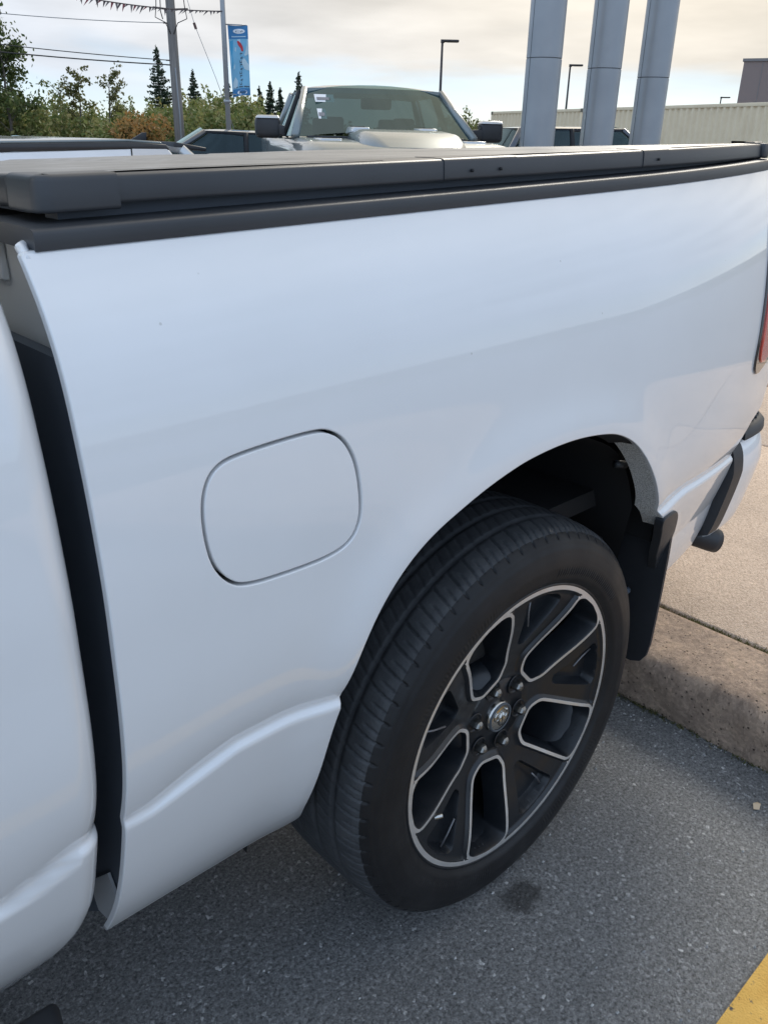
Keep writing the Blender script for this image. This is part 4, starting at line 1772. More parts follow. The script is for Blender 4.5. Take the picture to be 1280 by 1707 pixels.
# bonnet bulge with vents
bul = loft_body('bonnet_scoop', [(1.62, .36, 1.12, 1.34, .08), (1.45, .43, 1.14, 1.405, .10), (1.20, .47, 1.16, 1.455, .11), (.80, .46, 1.18, 1.480, .10), (.42, .45, 1.2, 1.486, .08), (.26, .43, 1.2, 1.462, .06)], 'silver_paint', gt)
for s in (-1, 1):
    v = hull_box('bonnet_vent', [(.62, s * .70 - .12, 1.375), (.92, s * .68 - .10, 1.368), (.92, s * .68 + .10, 1.368), (.62, s * .70 + .12, 1.375), (.63, s * .70 - .11, 1.402), (.91, s * .68 - .09, 1.398), (.91, s * .68 + .09, 1.398), (.63, s * .70 + .11, 1.402)], 'silver_paint_light', gt, .008)
    box('vent_grille', .68, .86, s * .69 - .07, s * .69 + .07, 1.396, 1.4045, 'gap_black', v)
    v2 = hull_box('scoop_vent', [(.28, s * .33 - .13, 1.44), (.56, s * .33 - .10, 1.46), (.56, s * .33 + .08, 1.46), (.28, s * .33 + .08, 1.44), (.30, s * .33 - .11, 1.503), (.54, s * .33 - .08, 1.50), (.54, s * .33 + .06, 1.50), (.30, s * .33 + .06, 1.503)], 'silver_paint_light', gt, .008)
    box('vent_grille', .34, .50, s * .33 - .07, s * .33 + .03, 1.499, 1.5065, 'gap_black', v2)
    # mirrors
    mr_ = bpy.data.objects.new('door_mirror', None)
    C.objects.link(mr_)
    mr_.parent = gt
    bm = bmesh.new()
    bm_box(bm, -.30, -.13, s * 1.17 - .125, s * 1.17 + .125, 1.385, 1.585, .045, 3)
    from_bm('housing', bm, 'black_plastic', mr_, smooth=True)
    hull_box('chrome_cap', [(-.315, s * 1.17 - .12, 1.566), (-.12, s * 1.17 - .12, 1.566), (-.12, s * 1.17 + .12, 1.566), (-.315, s * 1.17 + .12, 1.566), (-.28, s * 1.17 - .10, 1.595), (-.15, s * 1.17 - .10, 1.595), (-.15, s * 1.17 + .10, 1.595), (-.28, s * 1.17 + .10, 1.595)], 'silver_paint_light', mr_, .01)
    hull_box('arm', [(-.26, s * .92 - .08, 1.40), (-.14, s * .92 - .08, 1.40), (-.14, s * 1.10 + .03, 1.42), (-.26, s * 1.10 + .03, 1.42), (-.26, s * .92 - .08, 1.50), (-.14, s * .92 - .08, 1.50), (-.14, s * 1.10 + .03, 1.515), (-.26, s * 1.10 + .03, 1.515)], 'black_plastic', mr_, .01)
    lamp = hull_box('headlight', [(1.80, s * .72 - .16, .96), (1.955, s * .72 - .14, .96), (1.93, s * .72 + .14, .96), (1.80, s * .72 + .16, .96), (1.78, s * .72 - .16, 1.13), (1.94, s * .72 - .14, 1.11), (1.915, s * .72 + .14, 1.11), (1.78, s * .72 + .16, 1.13)], 'headlight', gt, .01)
box('grille', 1.90, 1.945, -.55, .55, .72, 1.12, 'black_plastic', gt, .01)
box('front_bumper', 1.86, 2.02, -.96, .96, .48, .70, 'silver_paint_light', gt, .03)
box('wiper_cowl', -.02, .10, -.80, .80, 1.396, 1.418, 'black_plastic', gt, .006)
for yy, zz0, w, h in ((-.56, 1.735, .20, .075), (-.615, 1.575, .085, .095)):
    xx0 = .06 + (zz0 - 1.405) / .45 * (-.72)
    k = math.atan2(.45, -.72)
    dxdz = -.72 / .45
    bow = lambda y_: .07 * (1 - (y_ / .75) ** 2) * 1.0
    st_ = mesh('sticker', [(xx0 + .03 + bow(yy), yy - w / 2, zz0), (xx0 + .03 + bow(yy), yy + w / 2, zz0), (xx0 + .03 + bow(yy) + dxdz * h, yy + w / 2, zz0 + h), (xx0 + .03 + bow(yy) + dxdz * h, yy - w / 2, zz0 + h)], [(0, 1, 2, 3)], 'white_sticker', gt)
    mesh('print', [(xx0 + .035 + bow(yy) + dxdz * h * .25, yy - w * .4, zz0 + h * .27), (xx0 + .035 + bow(yy) + dxdz * h * .25, yy + w * .3, zz0 + h * .27), (xx0 + .035 + bow(yy) + dxdz * h * .6, yy + w * .3, zz0 + h * .62), (xx0 + .035 + bow(yy) + dxdz * h * .6, yy - w * .4, zz0 + h * .62)], [(0, 1, 2, 3)], 'sticker_ink', st_)
add_wheels(gt, (1.1, -2.6), 1.0, .42)


def small_car(name, label, loc, rz, Lf, Lr, hw, belt, hroof, paint, ws, rw, glass='privacy_glass', hood=None, spoiler=False, lamps=True, ht=None):
    root = thing(name, label, 'car', loc, rz)
    hz = hood or belt - .08
    secs = [(Lf, hw * .78, .40, hz - .25, .10), (Lf - .08, hw * .92, .32, hz - .10, .12), (Lf - .35, hw, .28, hz - .02, .14), (ws[0] + .05, hw, .26, belt, .12),
            (-Lr + .45, hw, .28, belt + .02, .12), (-Lr + .12, hw * .96, .32, belt, .10), (-Lr, hw * .88, .42, belt - .12, .08)]
    loft_body('body', secs, paint, root)
    greenhouse(root, (ws[0], belt - .01, ws[1], hroof), .035, (rw[0], belt - .01, rw[1], hroof - .03), hw - .09, ht or hw - .24, paint, 'windscreen_glass', glass)
    seats(root, (ws[1] - .25, rw[1] + .35), .36, belt - .05)
    for s in (-1, 1):
        if lamps:
            box('tail_light', -Lr + .0, -Lr + .14, s * hw * .78 - .10, s * hw * .78 + .08, belt - .22, belt - .05, 'red_lens', root, .02)
            box('headlight', Lf - .16, Lf - .02, s * hw * .74 - .13, s * hw * .74 + .08, hz - .26, hz - .13, 'headlight', root, .02)
        box('door_mirror', ws[0] - .35, ws[0] - .22, s * hw + (-.02 if s > 0 else -.18), s * hw + (.18 if s > 0 else .02), belt, belt + .14, paint, root, .03)
    if spoiler:
        sp = hull_box('spoiler', [(rw[1] - .30, -hw + .30, hroof - .05), (rw[1] + .05, -hw + .28, hroof - .02), (rw[1] + .05, hw - .28, hroof - .02), (rw[1] - .30, hw - .30, hroof - .05),
                                  (rw[1] - .30, -hw + .30, hroof - .015), (rw[1] + .05, -hw + .28, hroof + .035), (rw[1] + .05, hw - .28, hroof + .035), (rw[1] - .30, hw - .30, hroof - .015)], 'black_plastic', root, .01)
        box('brake_light', rw[1] - .315, rw[1] - .297, -.18, .18, hroof - .046, hroof - .020, 'red_lens', sp)
    add_wheels(root, (Lf - .85, -Lr + .80), hw, .33)
    return root


# --- white pickup bed in the next bay, seen over the cover at the left
p = polar(30.0, 6.9)
wp = thing('white_pickup', 'white pickup bed with black rail in the next bay, beyond the bed cover at left', 'pickup truck', (p.x, p.y, 0), R(2.0))
# local: rear at origin, front towards -x, near side at y=0
prism('bed_side', [(0.02, .52), (.02, 1.25), (-.03, 1.305), (-.34, 1.302), (-1.9, 1.262), (-1.9, .45), (-.95, .45), (-.9, .75), (-.5, .75), (-.42, .5)], 0, .08, 'white_paint', wp, .012, 2)
prism('rear_quarter', [(.0, 1.0), (.0, 1.245), (-.05, 1.304), (-.333, 1.304), (-.333, 1.0)], -.006, -.001, 'white_paint', wp)
prism('panel_gap', [(-.333, .9), (-.333, 1.302), (-.341, 1.302), (-.341, .9)], -.004, -.0005, 'gap_black', wp)
prism('rail_cap', [(-.02, 1.30), (-.05, 1.335), (-.34, 1.348), (-1.9, 1.312), (-1.9, 1.264), (-.34, 1.304)], -.002, .16, 'black_plastic', wp, .006)
prism('cover', [(-.06, 1.335), (-.08, 1.352), (-.34, 1.366), (-1.9, 1.33), (-1.9, 1.312), (-.34, 1.348)], .02, 1.55, 'silver_paint', wp, .004)
box('tailgate', -.02, .03, .09, 1.55, .55, 1.24, 'white_paint', wp, .01)
box('tail_light', .0, .035, .0, .085, .80, 1.15, 'red_lens', wp, .01)
box('far_bed_side', -1.9, .02, 1.55, 1.64, .5, 1.24, 'white_paint', wp, .01)
box('cab', -4.1, -1.94, 0, 1.66, .45, 1.30, 'white_paint', wp, .05)
hull_box('cab_top', [(-3.9, .06, 1.28), (-1.98, .06, 1.28), (-1.98, 1.6, 1.28), (-3.9, 1.6, 1.28), (-3.2, .2, 1.86), (-2.1, .2, 1.86), (-2.1, 1.46, 1.86), (-3.2, 1.46, 1.86)], 'white_paint', wp, .04)
hull_box('bonnet', [(-5.4, .06, .5), (-4.0, .02, .5), (-4.0, 1.64, .5), (-5.4, 1.6, .5), (-5.35, .12, 1.08), (-4.0, .06, 1.25), (-4.0, 1.6, 1.25), (-5.35, 1.54, 1.08)], 'white_paint', wp, .04)
for x in (-.75, -4.6):
    for y in (.12, 1.54):
        w = bpy.data.objects.new('wheel', None)
        C.objects.link(w)
        w.parent = wp
        w.location = (x, y, .4)
        lathe_y('tyre', [(-.10, .26), (-.12, .32), (-.11, .38), (-.08, .4), (.08, .4), (.11, .38), (.12, .32), (.10, .26)], 'tyre_rubber', w, 28)
        lathe_y('rim', [(-.105, .26), (-.07, .22), (-.06, .001), (.06, .001), (.07, .22), (.105, .26)], 'silver_paint', w, 20)

# --- silver crossover just behind it: roof line, fin antenna and dark rear glass
p = polar(30.6, 10.0)
sc = small_car('silver_crossover', 'silver crossover with black rear spoiler and roof fin, just behind the white pickup bed', (2.62, 7.75, 0), R(180 - 6), 2.0, 1.55, .88, .92, 1.30, 'silver_paint_light', (1.05, .35), (-1.35, -.95), spoiler=True)
prism('fin_antenna', [(-.70, 1.335), (-.87, 1.335), (-.88, 1.41), (-.84, 1.41)], -.015, .015, 'black_plastic', sc, .004)
# --- charcoal hatch further back, beside the grey pickup
p = polar(32.6, 15.5)
small_car('charcoal_hatchback', 'charcoal hatchback with red brake light, left of the grey pickup mirror', (p.x, p.y, 0), R(180 - 28), 1.9, 1.65, .90, .98, 1.44, 'charcoal_paint', (1.0, .2), (-1.45, -1.05), spoiler=True)
# --- silver car at the far left edge
p = polar(19.8, 12.0)
small_car('silver_car', 'silver car roof at the far left edge behind the white pickup bed', (p.x, p.y, 0), R(180 - 4), 2.2, 1.9, .87, .90, 1.30, 'silver_paint_light', (.95, .25), (-1.3, -.75))
# --- dark car parked between the columns and the container
p = polar(55.8, 17.0)
small_car('dark_estate', 'dark parked car with pale roof edge, glimpsed between the grey columns', (p.x, p.y, 0), R(-30), 2.1, 2.2, .90, 1.10, 1.62, 'navy_paint', (1.0, .3), (-1.9, -1.6))

# ------------------------------------------------------------------ three steel-clad columns
GC = 'steel columns'
for az, d, rad, seam, lab in ((52.62, 9.0, .166, 2.12, 'nearest grey steel column, leftmost of the three'), (56.2, 9.6, .165, 2.08, 'middle grey steel column of the three'), (59.05, 10.2, .162, 2.04, 'rightmost of the three grey steel columns')):
    p = polar(az, d)
    t = thing('steel_column', lab, 'column', (p.x, p.y, .0), R(90 - az), GC)
    z = 0.0
    lv = [0.0, seam - 1.22, seam, seam + 1.22, seam + 2.44]
    for a, b in zip(lv[:-1], lv[1:]):
        V, F = [], []
        n = 40
        for k in range(n):
            th = 2 * math.pi * k / n
            for zz0, rr in ((a + .002, rad - .004), (a + .006, rad), (b - .006, rad), (b - .002, rad - .004)):
                V.append((rr * math.cos(th), rr * math.sin(th), zz0))
        for k in range(n):
            k2 = (k + 1) % n
            for q in range(3):
                F.append((k * 4 + q, k2 * 4 + q, k2 * 4 + q + 1, k * 4 + q + 1))
        smooth_angle(mesh('cladding_ring', V, F, 'column_steel', t, smooth=True), 25)
    V, F = tube_geo([(0, 0, 0), (0, 0, lv[-1])], rad - .006, 32)
    mesh('core', V, F, 'seam_dark', t, smooth=True)
    for ths in (R(180 - 50), R(-50)):
        box_v = []
        x, y = (rad + .0005) * math.cos(ths), (rad + .0005) * math.sin(ths)
        tx, ty = -math.sin(ths), math.cos(ths)
        w = .0035
        mesh('vertical_seam', [(x - tx * w, y - ty * w, .0), (x + tx * w, y + ty * w, 0), (x + tx * w, y + ty * w, lv[-1]), (x - tx * w, y - ty * w, lv[-1])], [(0, 1, 2, 3)], 'seam_dark', t)
    lathe = tube('base_plate', [(0, 0, -.005), (0, 0, .05)], rad + .08, 'column_steel', t, 24)

# ------------------------------------------------------------------ shipping containers


def container(a, b, h, label):
    a, b = Vector(a), Vector(b)
    d = (b - a).length
    t = thing('shipping_container', label, 'container', (a.x, a.y, 0), math.atan2(b.y - a.y, b.x - a.x), 'beige shipping containers')
    # local: x along the length, near face at y=0, box extends to +y... far side away from the camera
    wid = 2.44
    V, F = [], []
    per = .278
    n = int(d / per)
    x = .10
    pts = []
    for i in range(int((d - .2) / per)):
        for fx_, y in ((0, 0.0), (.26, 0.0), (.5, .055), (.76, .055)):
            pts.append((.10 + (i + fx_) * per, y))
    pts.append((d - .10, .0))
    for x, y in pts:
        V += [(x, y + .012, .16), (x, y + .012, h - .10)]
    for i in range(len(pts) - 1):
        F.append((i * 2, i * 2 + 2, i * 2 + 3, i * 2 + 1))
    mesh('corrugated_side', V, F, 'container_paint', t)
    mesh('corrugated_side', [(x, wid - y, z) for x, y, z in V], [f[::-1] for f in F], 'container_paint', t)
    box('top_rail', .0, d, .0, .06, h - .10, h, 'container_paint', t, .006)
    box('top_rail', .0, d, wid - .06, wid, h - .10, h, 'container_paint', t, .006)
    box('bottom_rail', .0, d, .0, .08, .02, .16, 'container_dark', t, .006)
    box('roof', .05, d - .05, .061, wid - .061, h - .06, h - .03, 'container_paint', t)
    box('end_wall', .04, .08, .06, wid - .06, .1, h - .05, 'container_paint', t)
    box('end_wall', d - .08, d - .04, .06, wid - .06, .1, h - .05, 'container_paint', t)
    for xx in (0, d - .12):
        box('corner_post', xx, xx + .12, -.004, .12, .1, h - .11, 'container_paint', t, .006)
        box('corner_casting', xx - .01, xx + .16, -.008, .15, h - .125, h + .006, 'container_dark', t, .008)
    return t


cl_, cr_ = polar(49.7, 42), polar(65.6, 28.6)
dv = (cr_ - cl_).normalized()
c1 = cl_ + dv * 7.2
container(cl_, c1, 2.56, 'far beige corrugated shipping container, its left end behind the leftmost column')
c2 = c1 + dv * .15
container(c2, c2 + dv * 12.2, 2.56, 'near beige corrugated shipping container right of the three columns')

# ------------------------------------------------------------------ brown building at the upper right
p = polar(63.9, 46)
bd = thing('brown_building', 'brown flat-roofed building block above the container at the upper right', 'building', (p.x, p.y, 0), R(-70))
box('wall', 0, 14, 0, 10, 0, 4.9, 'clad_brown', bd)
box('parapet', -.06, 14.06, -.06, 10.06, 4.905, 5.02, 'clad_trim', bd)
for i in range(9):
    box('cladding_joint', .8 + 1.5 * i, .83 + 1.5 * i, -.012, -.002, .0, 4.88, 'clad_trim', bd)
for i in range(5):
    w = box('window', 1.4 + 2.4 * i, 2.8 + 2.4 * i, -.04, -.015, 1.0, 2.4, 'clad_trim', bd)
    box('pane', 1.48 + 2.4 * i, 2.72 + 2.4 * i, -.05, -.042, 1.08, 2.32, 'privacy_glass', w)

# ------------------------------------------------------------------ lamp posts
for az, d, h, lab in ((46.5, 45, 5.62, 'tall lamp post rising behind the grey pickup roof'), (54.2, 60, 5.76, 'lamp post seen between the left and middle columns'), (63.0, 90, 5.36, 'distant lamp post peeping over the right container')):
    p = polar(az, d)
    t = thing('lamp_post', lab, 'lamp post', (p.x, p.y, 0), R(-az), 'car park lamp posts')
    tube('pole', [(0, 0, 0), (0, 0, h * .5), (0, 0, h)], [.085, .07, .055], 'lamp_bronze', t, 10)
    hd = box('lamp_head', .06, .78, -.17, .17, h - .06, h + .04, 'lamp_bronze', t, .03)
    box('lens', .22, .72, -.13, .13, h - .068, h - .0605, 'clad_trim', hd)
    box('arm', -.08, .10, -.05, .05, h - .10, h + .05, 'lamp_bronze', t, .015)
    tube('base', [(0, 0, 0), (0, 0, .5)], .22, 'concrete', t, 14)

# ------------------------------------------------------------------ flagpole with banner
p = polar(33.48, 26.0)
fp = thing('flagpole', 'slender grey flagpole carrying a blue banner, left of the grey pickup', 'flagpole', (p.x, p.y, 0), R(-33.48))
tube('pole', [(0, 0, 0), (0, 0, 4), (0, 0, 9.0)], [.075, .068, .055], 'galvanised', fp, 14)
tube('collar', [(0, 0, 2.18), (0, 0, 2.26)], .10, 'galvanised', fp, 12)
lathe = tube('finial', [(0, 0, 8.98), (0, 0, 9.05), (0, 0, 9.12)], [.05, .09, .02], 'galvanised', fp, 12)
for z in (4.075, 2.40):
    tube('banner_arm', [(.05, 0, z), (.62, 0, z)], .015, 'galvanised', fp, 8)


def bwave(u, v):
    return .045 * math.sin(u * 5.0 + v * 3.2) * (u / .5) + .02 * math.sin(v * 7 + u * 9)


bn = thing('banner', 'blue sky-patterned banner with white ovals hanging on the flagpole', 'banner', (p.x, p.y, 0), R(-33.48))


def bpt(u, v, off=0.0):
    # u across 0..1, v down 0..1; the lower hem swings in a little
    x = .075 + .03 + v * .055 + u * (.53 - .05 * v)
    z = 4.06 - v * 1.68 - .05 * (1 - u) * v * 1.2 + .03 * math.sin(u * 3) * v
    return (x, -off + .06 * math.sin(u * 4.2 + v * 2.4) + .025 * math.sin(v * 9 + u * 3), z)


def bpatch(name, u0, u1, v0, v1, m, parent, off, nu=10, nv=14):
    V, F = [], []
    for j in range(nv + 1):
        for i in range(nu + 1):
            V.append(bpt(u0 + (u1 - u0) * i / nu, v0 + (v1 - v0) * j / nv, off))
    for j in range(nv):
        for i in range(nu):
            F.append((j * (nu + 1) + i, (j + 1) * (nu + 1) + i, (j + 1) * (nu + 1) + i + 1, j * (nu + 1) + i + 1))
    return mesh(name, V, F, m, parent, smooth=True)


def bshape(name, pts, m, parent, off):
    return mesh(name, [bpt(u, v, off) for u, v in pts], [tuple(range(len(pts)))], m, parent)


cloth = bpatch('cloth', 0, 1, 0, 1, 'banner_sky', bn, 0, 12, 40)
bpatch('top_field', 0, 1, 0, .185, 'banner_blue', bn, .006)
bpatch('bottom_field', 0, 1, .895, 1, 'banner_blue', bn, .006)
bshape('cloud_print', [(.45, .19), (1, .19), (1, .40), (.8, .43), (.6, .36), (.5, .28)], 'banner_pale', bn, .008)
bshape('cloud_print', [(.55, .50), (.75, .46), (1, .56), (1, .64), (.75, .62)], 'banner_pale', bn, .008)
bshape('cloud_print', [(.06, .80), (.22, .72), (.34, .78), (.30, .88), (.06, .88)], 'banner_pale', bn, .008)
bshape('sky_streak', [(.06, .22), (.22, .20), (.16, .52), (.06, .62)], 'banner_cyan', bn, .008)
bshape('sky_streak', [(.30, .30), (.36, .31), (.22, .60), (.16, .62)], 'banner_pale', bn, .009)
for v, w in ((.078, .30), (.952, .28)):
    ov = bshape('oval_print', [(.55 + w * math.cos(t), v + .035 * math.sin(t)) for t in np.linspace(0, 2 * math.pi, 24, endpoint=False)], 'banner_white', bn, .010)
    # the script in the oval is only a dark squiggle at this distance
    pth = [(.55 - w * .62 + w * 1.24 * t, v + .012 * math.sin(t * 26)) for t in np.linspace(0, 1, 26)]
    vv, ff = tube_geo([bpt(a, b, .014) for a, b in pth], .008, 5)
    mesh('script_print', vv, ff, 'banner_ink', ov)
bpatch('caption_print', .16, .88, .148, .160, 'banner_pale', bn, .010, 8, 1)
bshape('red_swoosh', [(.42, .215), (.50, .215), (.62, .25), (.70, .30), (.72, .36), (.62, .365), (.58, .32), (.46, .27)], 'banner_red', bn, .011)
# column of small lettering, not readable in the picture: one dark mark for each letter
for i in range(9):
    v = .385 + i * .053
    u = .60 + .03 * math.sin(i * 2.1) - .01 * i
    if i % 3 == 0:
        pp_ = [(u - .06, v), (u + .06, v), (u + .06, v + .014), (u - .04, v + .014), (u - .04, v + .038), (u - .06, v + .038)]
    elif i % 3 == 1:
        pp_ = [(u - .06, v + .012), (u + .06, v), (u + .06, v + .012), (u - .02, v + .022), (u + .06, v + .034), (u - .06, v + .034)]
    else:
        pp_ = [(u - .06, v), (u - .035, v), (u - .035, v + .026), (u + .035, v + .026), (u + .035, v), (u + .06, v), (u + .06, v + .036), (u - .06, v + .036)]
    bshape('letter_mark', pp_, 'banner_ink', bn, .011)
for a, b in ((.10, .32), (.38, .60), (.66, .96)):
    bpatch('caption_print', a, b, .862, .880, 'banner_ink', bn, .011, 4, 1)

# ------------------------------------------------------------------ utility pole with hardware
p = polar(30.5, 36.0)
up = thing('utility_pole', 'weathered wooden utility pole left of the flagpole', 'utility pole', (p.x, p.y, 0), R(-30.25))
tube('pole', [(0, 0, 0), (0, 0, 3), (0, 0, 6), (0, 0, 11)], [.20, .185, .165, .135], 'pole_wood', up, 14)
for s in (-1, 1):
    tube('crossarm', [(s * .1, -.10, 5.48), (s * .62, -.14, 5.51)], .035, 'cable_black', up, 6)
    tube('drop_cable', [(s * .46, -.16, 6.2), (s * .50, -.16, 5.6), (s * .56, -.16, 5.2), (s * .22, -.17, 5.05), (s * .06, -.18, 4.7)], .018, 'cable_black', up, 6)
tube('drop_cable', [(-.34, -.15, 5.9), (-.36, -.15, 5.4), (-.30, -.15, 5.15)], .02, 'cable_black', up, 6)
tube('riser_conduit', [(.04, -.17, .2), (.06, -.19, 2.0), (.02, -.185, 3.6)], .028, 'cable_grey', up, 8)
for z in (3.69, 3.84, 5.04):
    tube('bracket', [(-.17, -.06, z), (-.30, -.08, z)], .025, 'insulator', up, 6)


def wire(name, label, pts, rad, sag, m='cable_black'):
    a, b = Vector(pts[0]), Vector(pts[1])
    path = []
    for t in np.linspace(0, 1, 14):
        q = a.lerp(b, t)
        q.z -= sag * 4 * t * (1 - t)
        path.append(q)
    o = tube(name, path, rad, m, None, 5)
    tag(o, label, 'wire')
    return o


px_, py_ = p.x, p.y
wl = lambda az, d, z: tuple(polar(az, d, z))
wire('overhead_wire', 'topmost thin overhead wire running left from the utility pole', [(px_ - .25, py_, 5.04), wl(14, 36, 5.25)], .013, .15, 'cable_grey')
wire('overhead_wire', 'upper of the two low overhead cables left of the utility pole', [(px_ - .25, py_, 3.84), wl(14, 36, 4.42)], .016, .10)
wire('overhead_wire', 'lowest overhead cable left of the utility pole', [(px_ - .25, py_, 3.69), wl(14, 36, 4.12)], .022, .10)
gy = tube('guy_wire', [wl(30.9, 36, 7.2), wl(31.83, 35.9, 4.99), wl(32.87, 35.8, 3.30), wl(34.6, 35.6, .1)], .010, 'cable_grey')
tag(gy, 'slanting guy wire with small insulator between utility pole and flagpole', 'wire')
q1, q2 = Vector(wl(31.78, 35.9, 5.09)), Vector(wl(31.88, 35.9, 4.89))
mesh('guy_insulator', *tube_geo([q1, q2], .05, 8), 'insulator', gy)

# string of small tattered pennants from the flagpole to the left
fpp = polar(33.48, 25.95)
A = Vector((fpp.x, fpp.y, 4.37))
B = polar(24.0, 24.6, 4.44)
path = []
for t in np.linspace(0, 1, 40):
    q = A.lerp(B, t)
    q.z -= .10 * 4 * t * (1 - t)
    path.append(q)
ps = thing('pennant_string', 'string of tattered dark pennants strung from flagpole past the utility pole', 'pennants', (A.x, A.y, 0))
mesh('cord', [v - Vector((A.x, A.y, 0)) for v in tube_geo(path, .014, 5)[0]], tube_geo(path, .014, 5)[1], 'pennant_dark', ps)
r = np.random.default_rng(12)
for k in range(46):
    t = (k + .5) / 46
    q = A.lerp(B, t) - Vector((A.x, A.y, 0))
    q.z -= .10 * 4 * t * (1 - t)
    d = (B - A).normalized()
    ln = r.uniform(.05, .13) * (1.0 if t < .35 else 1.5)
    sw = r.uniform(-.02, .16)
    w = .035
    mm = 'pennant_red' if (t > .45 and k % 3 == 0) else ('pennant_grey' if k % 2 else 'pennant_dark')
    a_, b_ = q - d * w, q + d * w
    tip = q + d * sw + Vector((0, 0, -ln))
    th = Vector((-d.y, d.x, 0)) * .004
    V = [a_ - th, b_ - th, tip - th, a_ + th, b_ + th, tip + th]
    mesh('pennant', V, [(0, 1, 2), (5, 4, 3), (0, 3, 4, 1), (1, 4, 5, 2), (2, 5, 3, 0)], mm, ps)

# ------------------------------------------------------------------ trees and scrub


def blob_points(r, n, centre, rad, shell=.55):
    d = r.normal(size=(n, 3))
    d /= np.linalg.norm(d, axis=1, keepdims=True)
    k = shell + (1 - shell) * r.random((n, 1)) ** .6
    return np.array(centre) + d * k * np.array(rad)


def scrub_mass():
    r = np.random.default_rng(5)
    P = []
    for k in range(230):
        az = r.uniform(15, 43)
        d = r.uniform(38, 56)
        c = polar(az, d)
        hgt = (1.45 + .035 * (d - 38) + r.uniform(-.35, .55)) * (1.15 if az < 24 else 1.0) * (1.25 if 30.5 < az < 35.5 else 1.0)
        if az > 38:
            hgt *= .7
        w = r.uniform(.7, 1.5)
        m_ = 150
        for s in range(4):
            cc = (c.x + r.normal(0, w * .45), c.y + r.normal(0, w * .45), hgt * r.uniform(.25, .80))
            P.append(blob_points(r, m_, cc, (w * .55, w * .55, hgt * .34)))
        # wispy leaders breaking the outline
        for s in range(3):
            zt = hgt * r.uniform(1.0, 1.3)
            q = np.c_[r.normal(c.x, .10, 34), r.normal(c.y, .10, 34), np.linspace(hgt * .6, zt, 34)]
            q[:, :2] += r.normal(0, .16, (34, 2)) * np.linspace(1, .25, 34)[:, None]
            P.append(q)
    P = np.vstack(P)
    P = P[P[:, 2] > .03]
    V, F = leaf_geo(P, .105, r)
    o = fast_mesh('scrub_thicket', V, F, 'leaf_scrub')
    o['kind'] = 'stuff'
    tag(o, 'dense green thicket of scrub running along the far edge of the lot', 'thicket')


scrub_mass()


def shrub_right():
    r = np.random.default_rng(8)
    P = []
    for k in range(26):
        az = r.uniform(46.5, 51.5)
        c = polar(az, r.uniform(50, 60))
        P.append(blob_points(r, 260, (c.x, c.y, r.uniform(.8, 2.0)), (1.0, 1.0, .9)))
    V, F = leaf_geo(np.vstack(P), .12, r)
    o = fast_mesh('olive_thicket', V, F, 'leaf_olive')
    o['kind'] = 'stuff'
    tag(o, 'patch of olive scrub beyond the grey pickup, left of the container', 'thicket')


shrub_right()


def bush(name, label, az, d, hgt, wid, m, seed, n=2600, size=.10):
    r = np.random.default_rng(seed)
    p = polar(az, d)
    t = thing(name, label, 'shrub', (p.x, p.y, 0))
    P = [blob_points(r, n // 9, (r.normal(0, wid * .28), r.normal(0, wid * .28), hgt * r.uniform(.35, .78)), (wid * .36, wid * .36, hgt * .25)) for _ in range(9)]
    V, F = leaf_geo(np.vstack(P), size, r)
    fast_mesh('crown', V, F, m, t)
    vv, ff = merge([tube_geo([(0, 0, 0), (r.normal(0, .1), r.normal(0, .1), hgt * .4), (r.normal(0, wid * .3), r.normal(0, wid * .3), hgt * .75)], [.035, .025, .01], 6) for _ in range(5)])
    mesh('trunk', vv, ff, 'bark', t)
    return t


bush('orange_shrub', 'orange-tinted autumn shrub standing in front of the green thicket', 28.1, 38.2, 2.2, 1.9, 'leaf_orange', 31, 1700)


def deciduous(name, label, az, d, hgt, spread, seed, leaves, m, size=.09, lean=0.0, sparse=False, base=.25):
    r = np.random.default_rng(seed)
    p = polar(az, d)
    t = thing(name, label, 'tree', (p.x, p.y, 0))
    parts = []
    tips = []
    trunk = [Vector((0, 0, 0))]
    for i in range(1, 7):
        u = i / 6
        trunk.append(Vector((lean * u + r.normal(0, .04 * hgt * .15), r.normal(0, .04 * hgt * .15), hgt * .95 * u)))
    parts.append(tube_geo(trunk, [.085 * hgt / 6 * (1 - .86 * i / 6) + .006 for i in range(7)], 7))
    nb = 20 if not sparse else 12
    for k in range(nb):
        u = base + (1 - base) * (k + r.random()) / nb * .95
        i = min(5, int(u * 6))
        a = trunk[i].lerp(trunk[i + 1], u * 6 - i)
        an = r.uniform(0, 6.28)
        ln = spread * (1.05 - .75 * max(0, u - .35)) * r.uniform(.55, 1.05)
        rise = ln * r.uniform(.45, .95)
        m1 = a + Vector((math.cos(an) * ln * .5, math.sin(an) * ln * .5, rise * .55))
        e = a + Vector((math.cos(an) * ln, math.sin(an) * ln, rise))
        parts.append(tube_geo([a, m1, e], [.018 * hgt / 6 + .004, .011, .004], 5))
        tips += [e, m1.lerp(e, .5), m1]
        for _ in range(3):
            o_ = Vector(r.normal(0, ln * .28, 3))
            s0 = m1.lerp(e, r.random())
            parts.append(tube_geo([s0, s0 + o_], [.006, .003], 4))
            tips.append(s0 + o_)
    vv, ff = merge(parts)
    mesh('trunk', vv, ff, 'bark', t)
    per = leaves // len(tips)
    P = []
    for q in tips:
        k = int(per * r.uniform(.3, 1.7))
        sg = spread * (.16 if not sparse else .12) * r.uniform(.6, 1.3)
        P.append(np.array(q) + r.normal(0, sg, (k, 3)) * np.array((1, 1, .75)))
    V, F = leaf_geo(np.vstack(P), size, r)
    fast_mesh('crown', V, F, m, t)
    return t


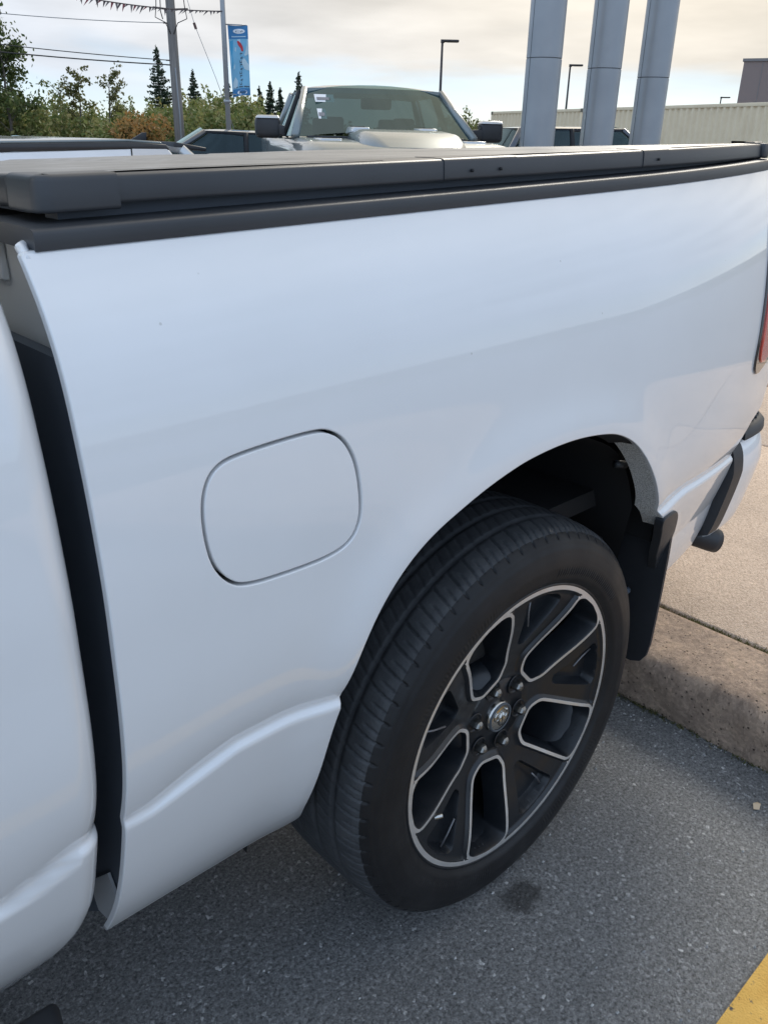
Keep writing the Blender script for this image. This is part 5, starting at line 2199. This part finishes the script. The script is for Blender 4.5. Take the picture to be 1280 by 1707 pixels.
deciduous('young_tree', 'tall leafy green tree at the left edge of the picture', 21.0, 38, 5.1, 1.25, 41, 5200, 'leaf_green', .085, 0.0)
GS = 'thin saplings above the thicket'
deciduous('thin_sapling', 'thin bare-stemmed sapling nearest the leafy tree at the left edge', 23.7, 41, 3.3, .6, 42, 420, 'leaf_scrub', .075, .1, True, .45)
deciduous('thin_sapling', 'tallest thin sapling, spreading tufts of leaves midway between tree and spruce', 24.8, 41, 3.75, .75, 43, 900, 'leaf_olive', .08, .15, True, .45)
deciduous('thin_sapling', 'thin sapling with scattered leaves left of the tall spruce', 26.3, 41, 3.75, .75, 44, 650, 'leaf_olive', .075, .3, True, .5)
deciduous('thin_sapling', 'thin sapling beside the right edge of the grey pickup windscreen', 48.2, 46, 2.9, .4, 45, 240, 'leaf_scrub', .08, .2, True, .45)


def spruce(label, az, d, hgt, wid, seed, m='leaf_spruce'):
    r = np.random.default_rng(seed)
    p = polar(az, d)
    t = thing('spruce_tree', label, 'spruce', (p.x, p.y, 0), 0, 'spruces beyond the lot')
    tube('trunk', [(0, 0, 0), (0, 0, hgt * .5), (0, 0, hgt)], [.11, .06, .012], 'bark', t, 7)
    P = []
    z = hgt * .10
    while z < hgt * .985:
        u = 1 - z / hgt
        nb = max(4, int(12 * min(1, u * 1.6 + .25)))
        for k in range(nb):
            an = r.uniform(0, 6.28)
            ln = (wid * (u ** .85) + .05) * r.uniform(.5, 1.15)
            n = max(8, int(48 * ln / wid))
            s = r.random(n) ** .75
            x = math.cos(an) * ln * s
            y = math.sin(an) * ln * s
            zz = z - ln * .18 * s + ln * .22 * s * s + r.normal(0, .03, n)
            w = r.normal(0, .045 + .05 * ln, n) * (1 - .5 * s)
            P.append(np.c_[x - math.sin(an) * w, y + math.cos(an) * w, zz])
        z += .12 + .09 * u
    P.append(np.c_[r.normal(0, .02, 24), r.normal(0, .02, 24), np.linspace(hgt * .9, hgt * 1.02, 24)])
    V, F = leaf_geo(np.vstack(P), .085, r)
    fast_mesh('crown', V, F, m, t)


spruce('tall dark spruce just left of the utility pole', 29.5, 54, 5.65, 1.5, 51)
spruce('small spruce tip between utility pole and flagpole', 31.5, 55, 4.65, 1.0, 52)
spruce('spruce right behind the flagpole', 33.5, 50, 3.95, 1.3, 53)
spruce('slim dark spruce, first right of the banner', 35.43, 55, 3.9, .75, 54)
spruce('dark spruce, second right of the banner and widest of the group', 36.09, 54, 4.1, 1.15, 55)
spruce('dark spruce, third right of the banner beside the grey pickup mirror', 36.69, 55, 3.85, .9, 56)
spruce('tall spruce partly hidden by the left edge of the grey pickup cab', 37.84, 54, 4.6, 1.2, 57)
spruce('low spruce in the thicket under the banner', 34.5, 48, 3.0, 1.1, 58)
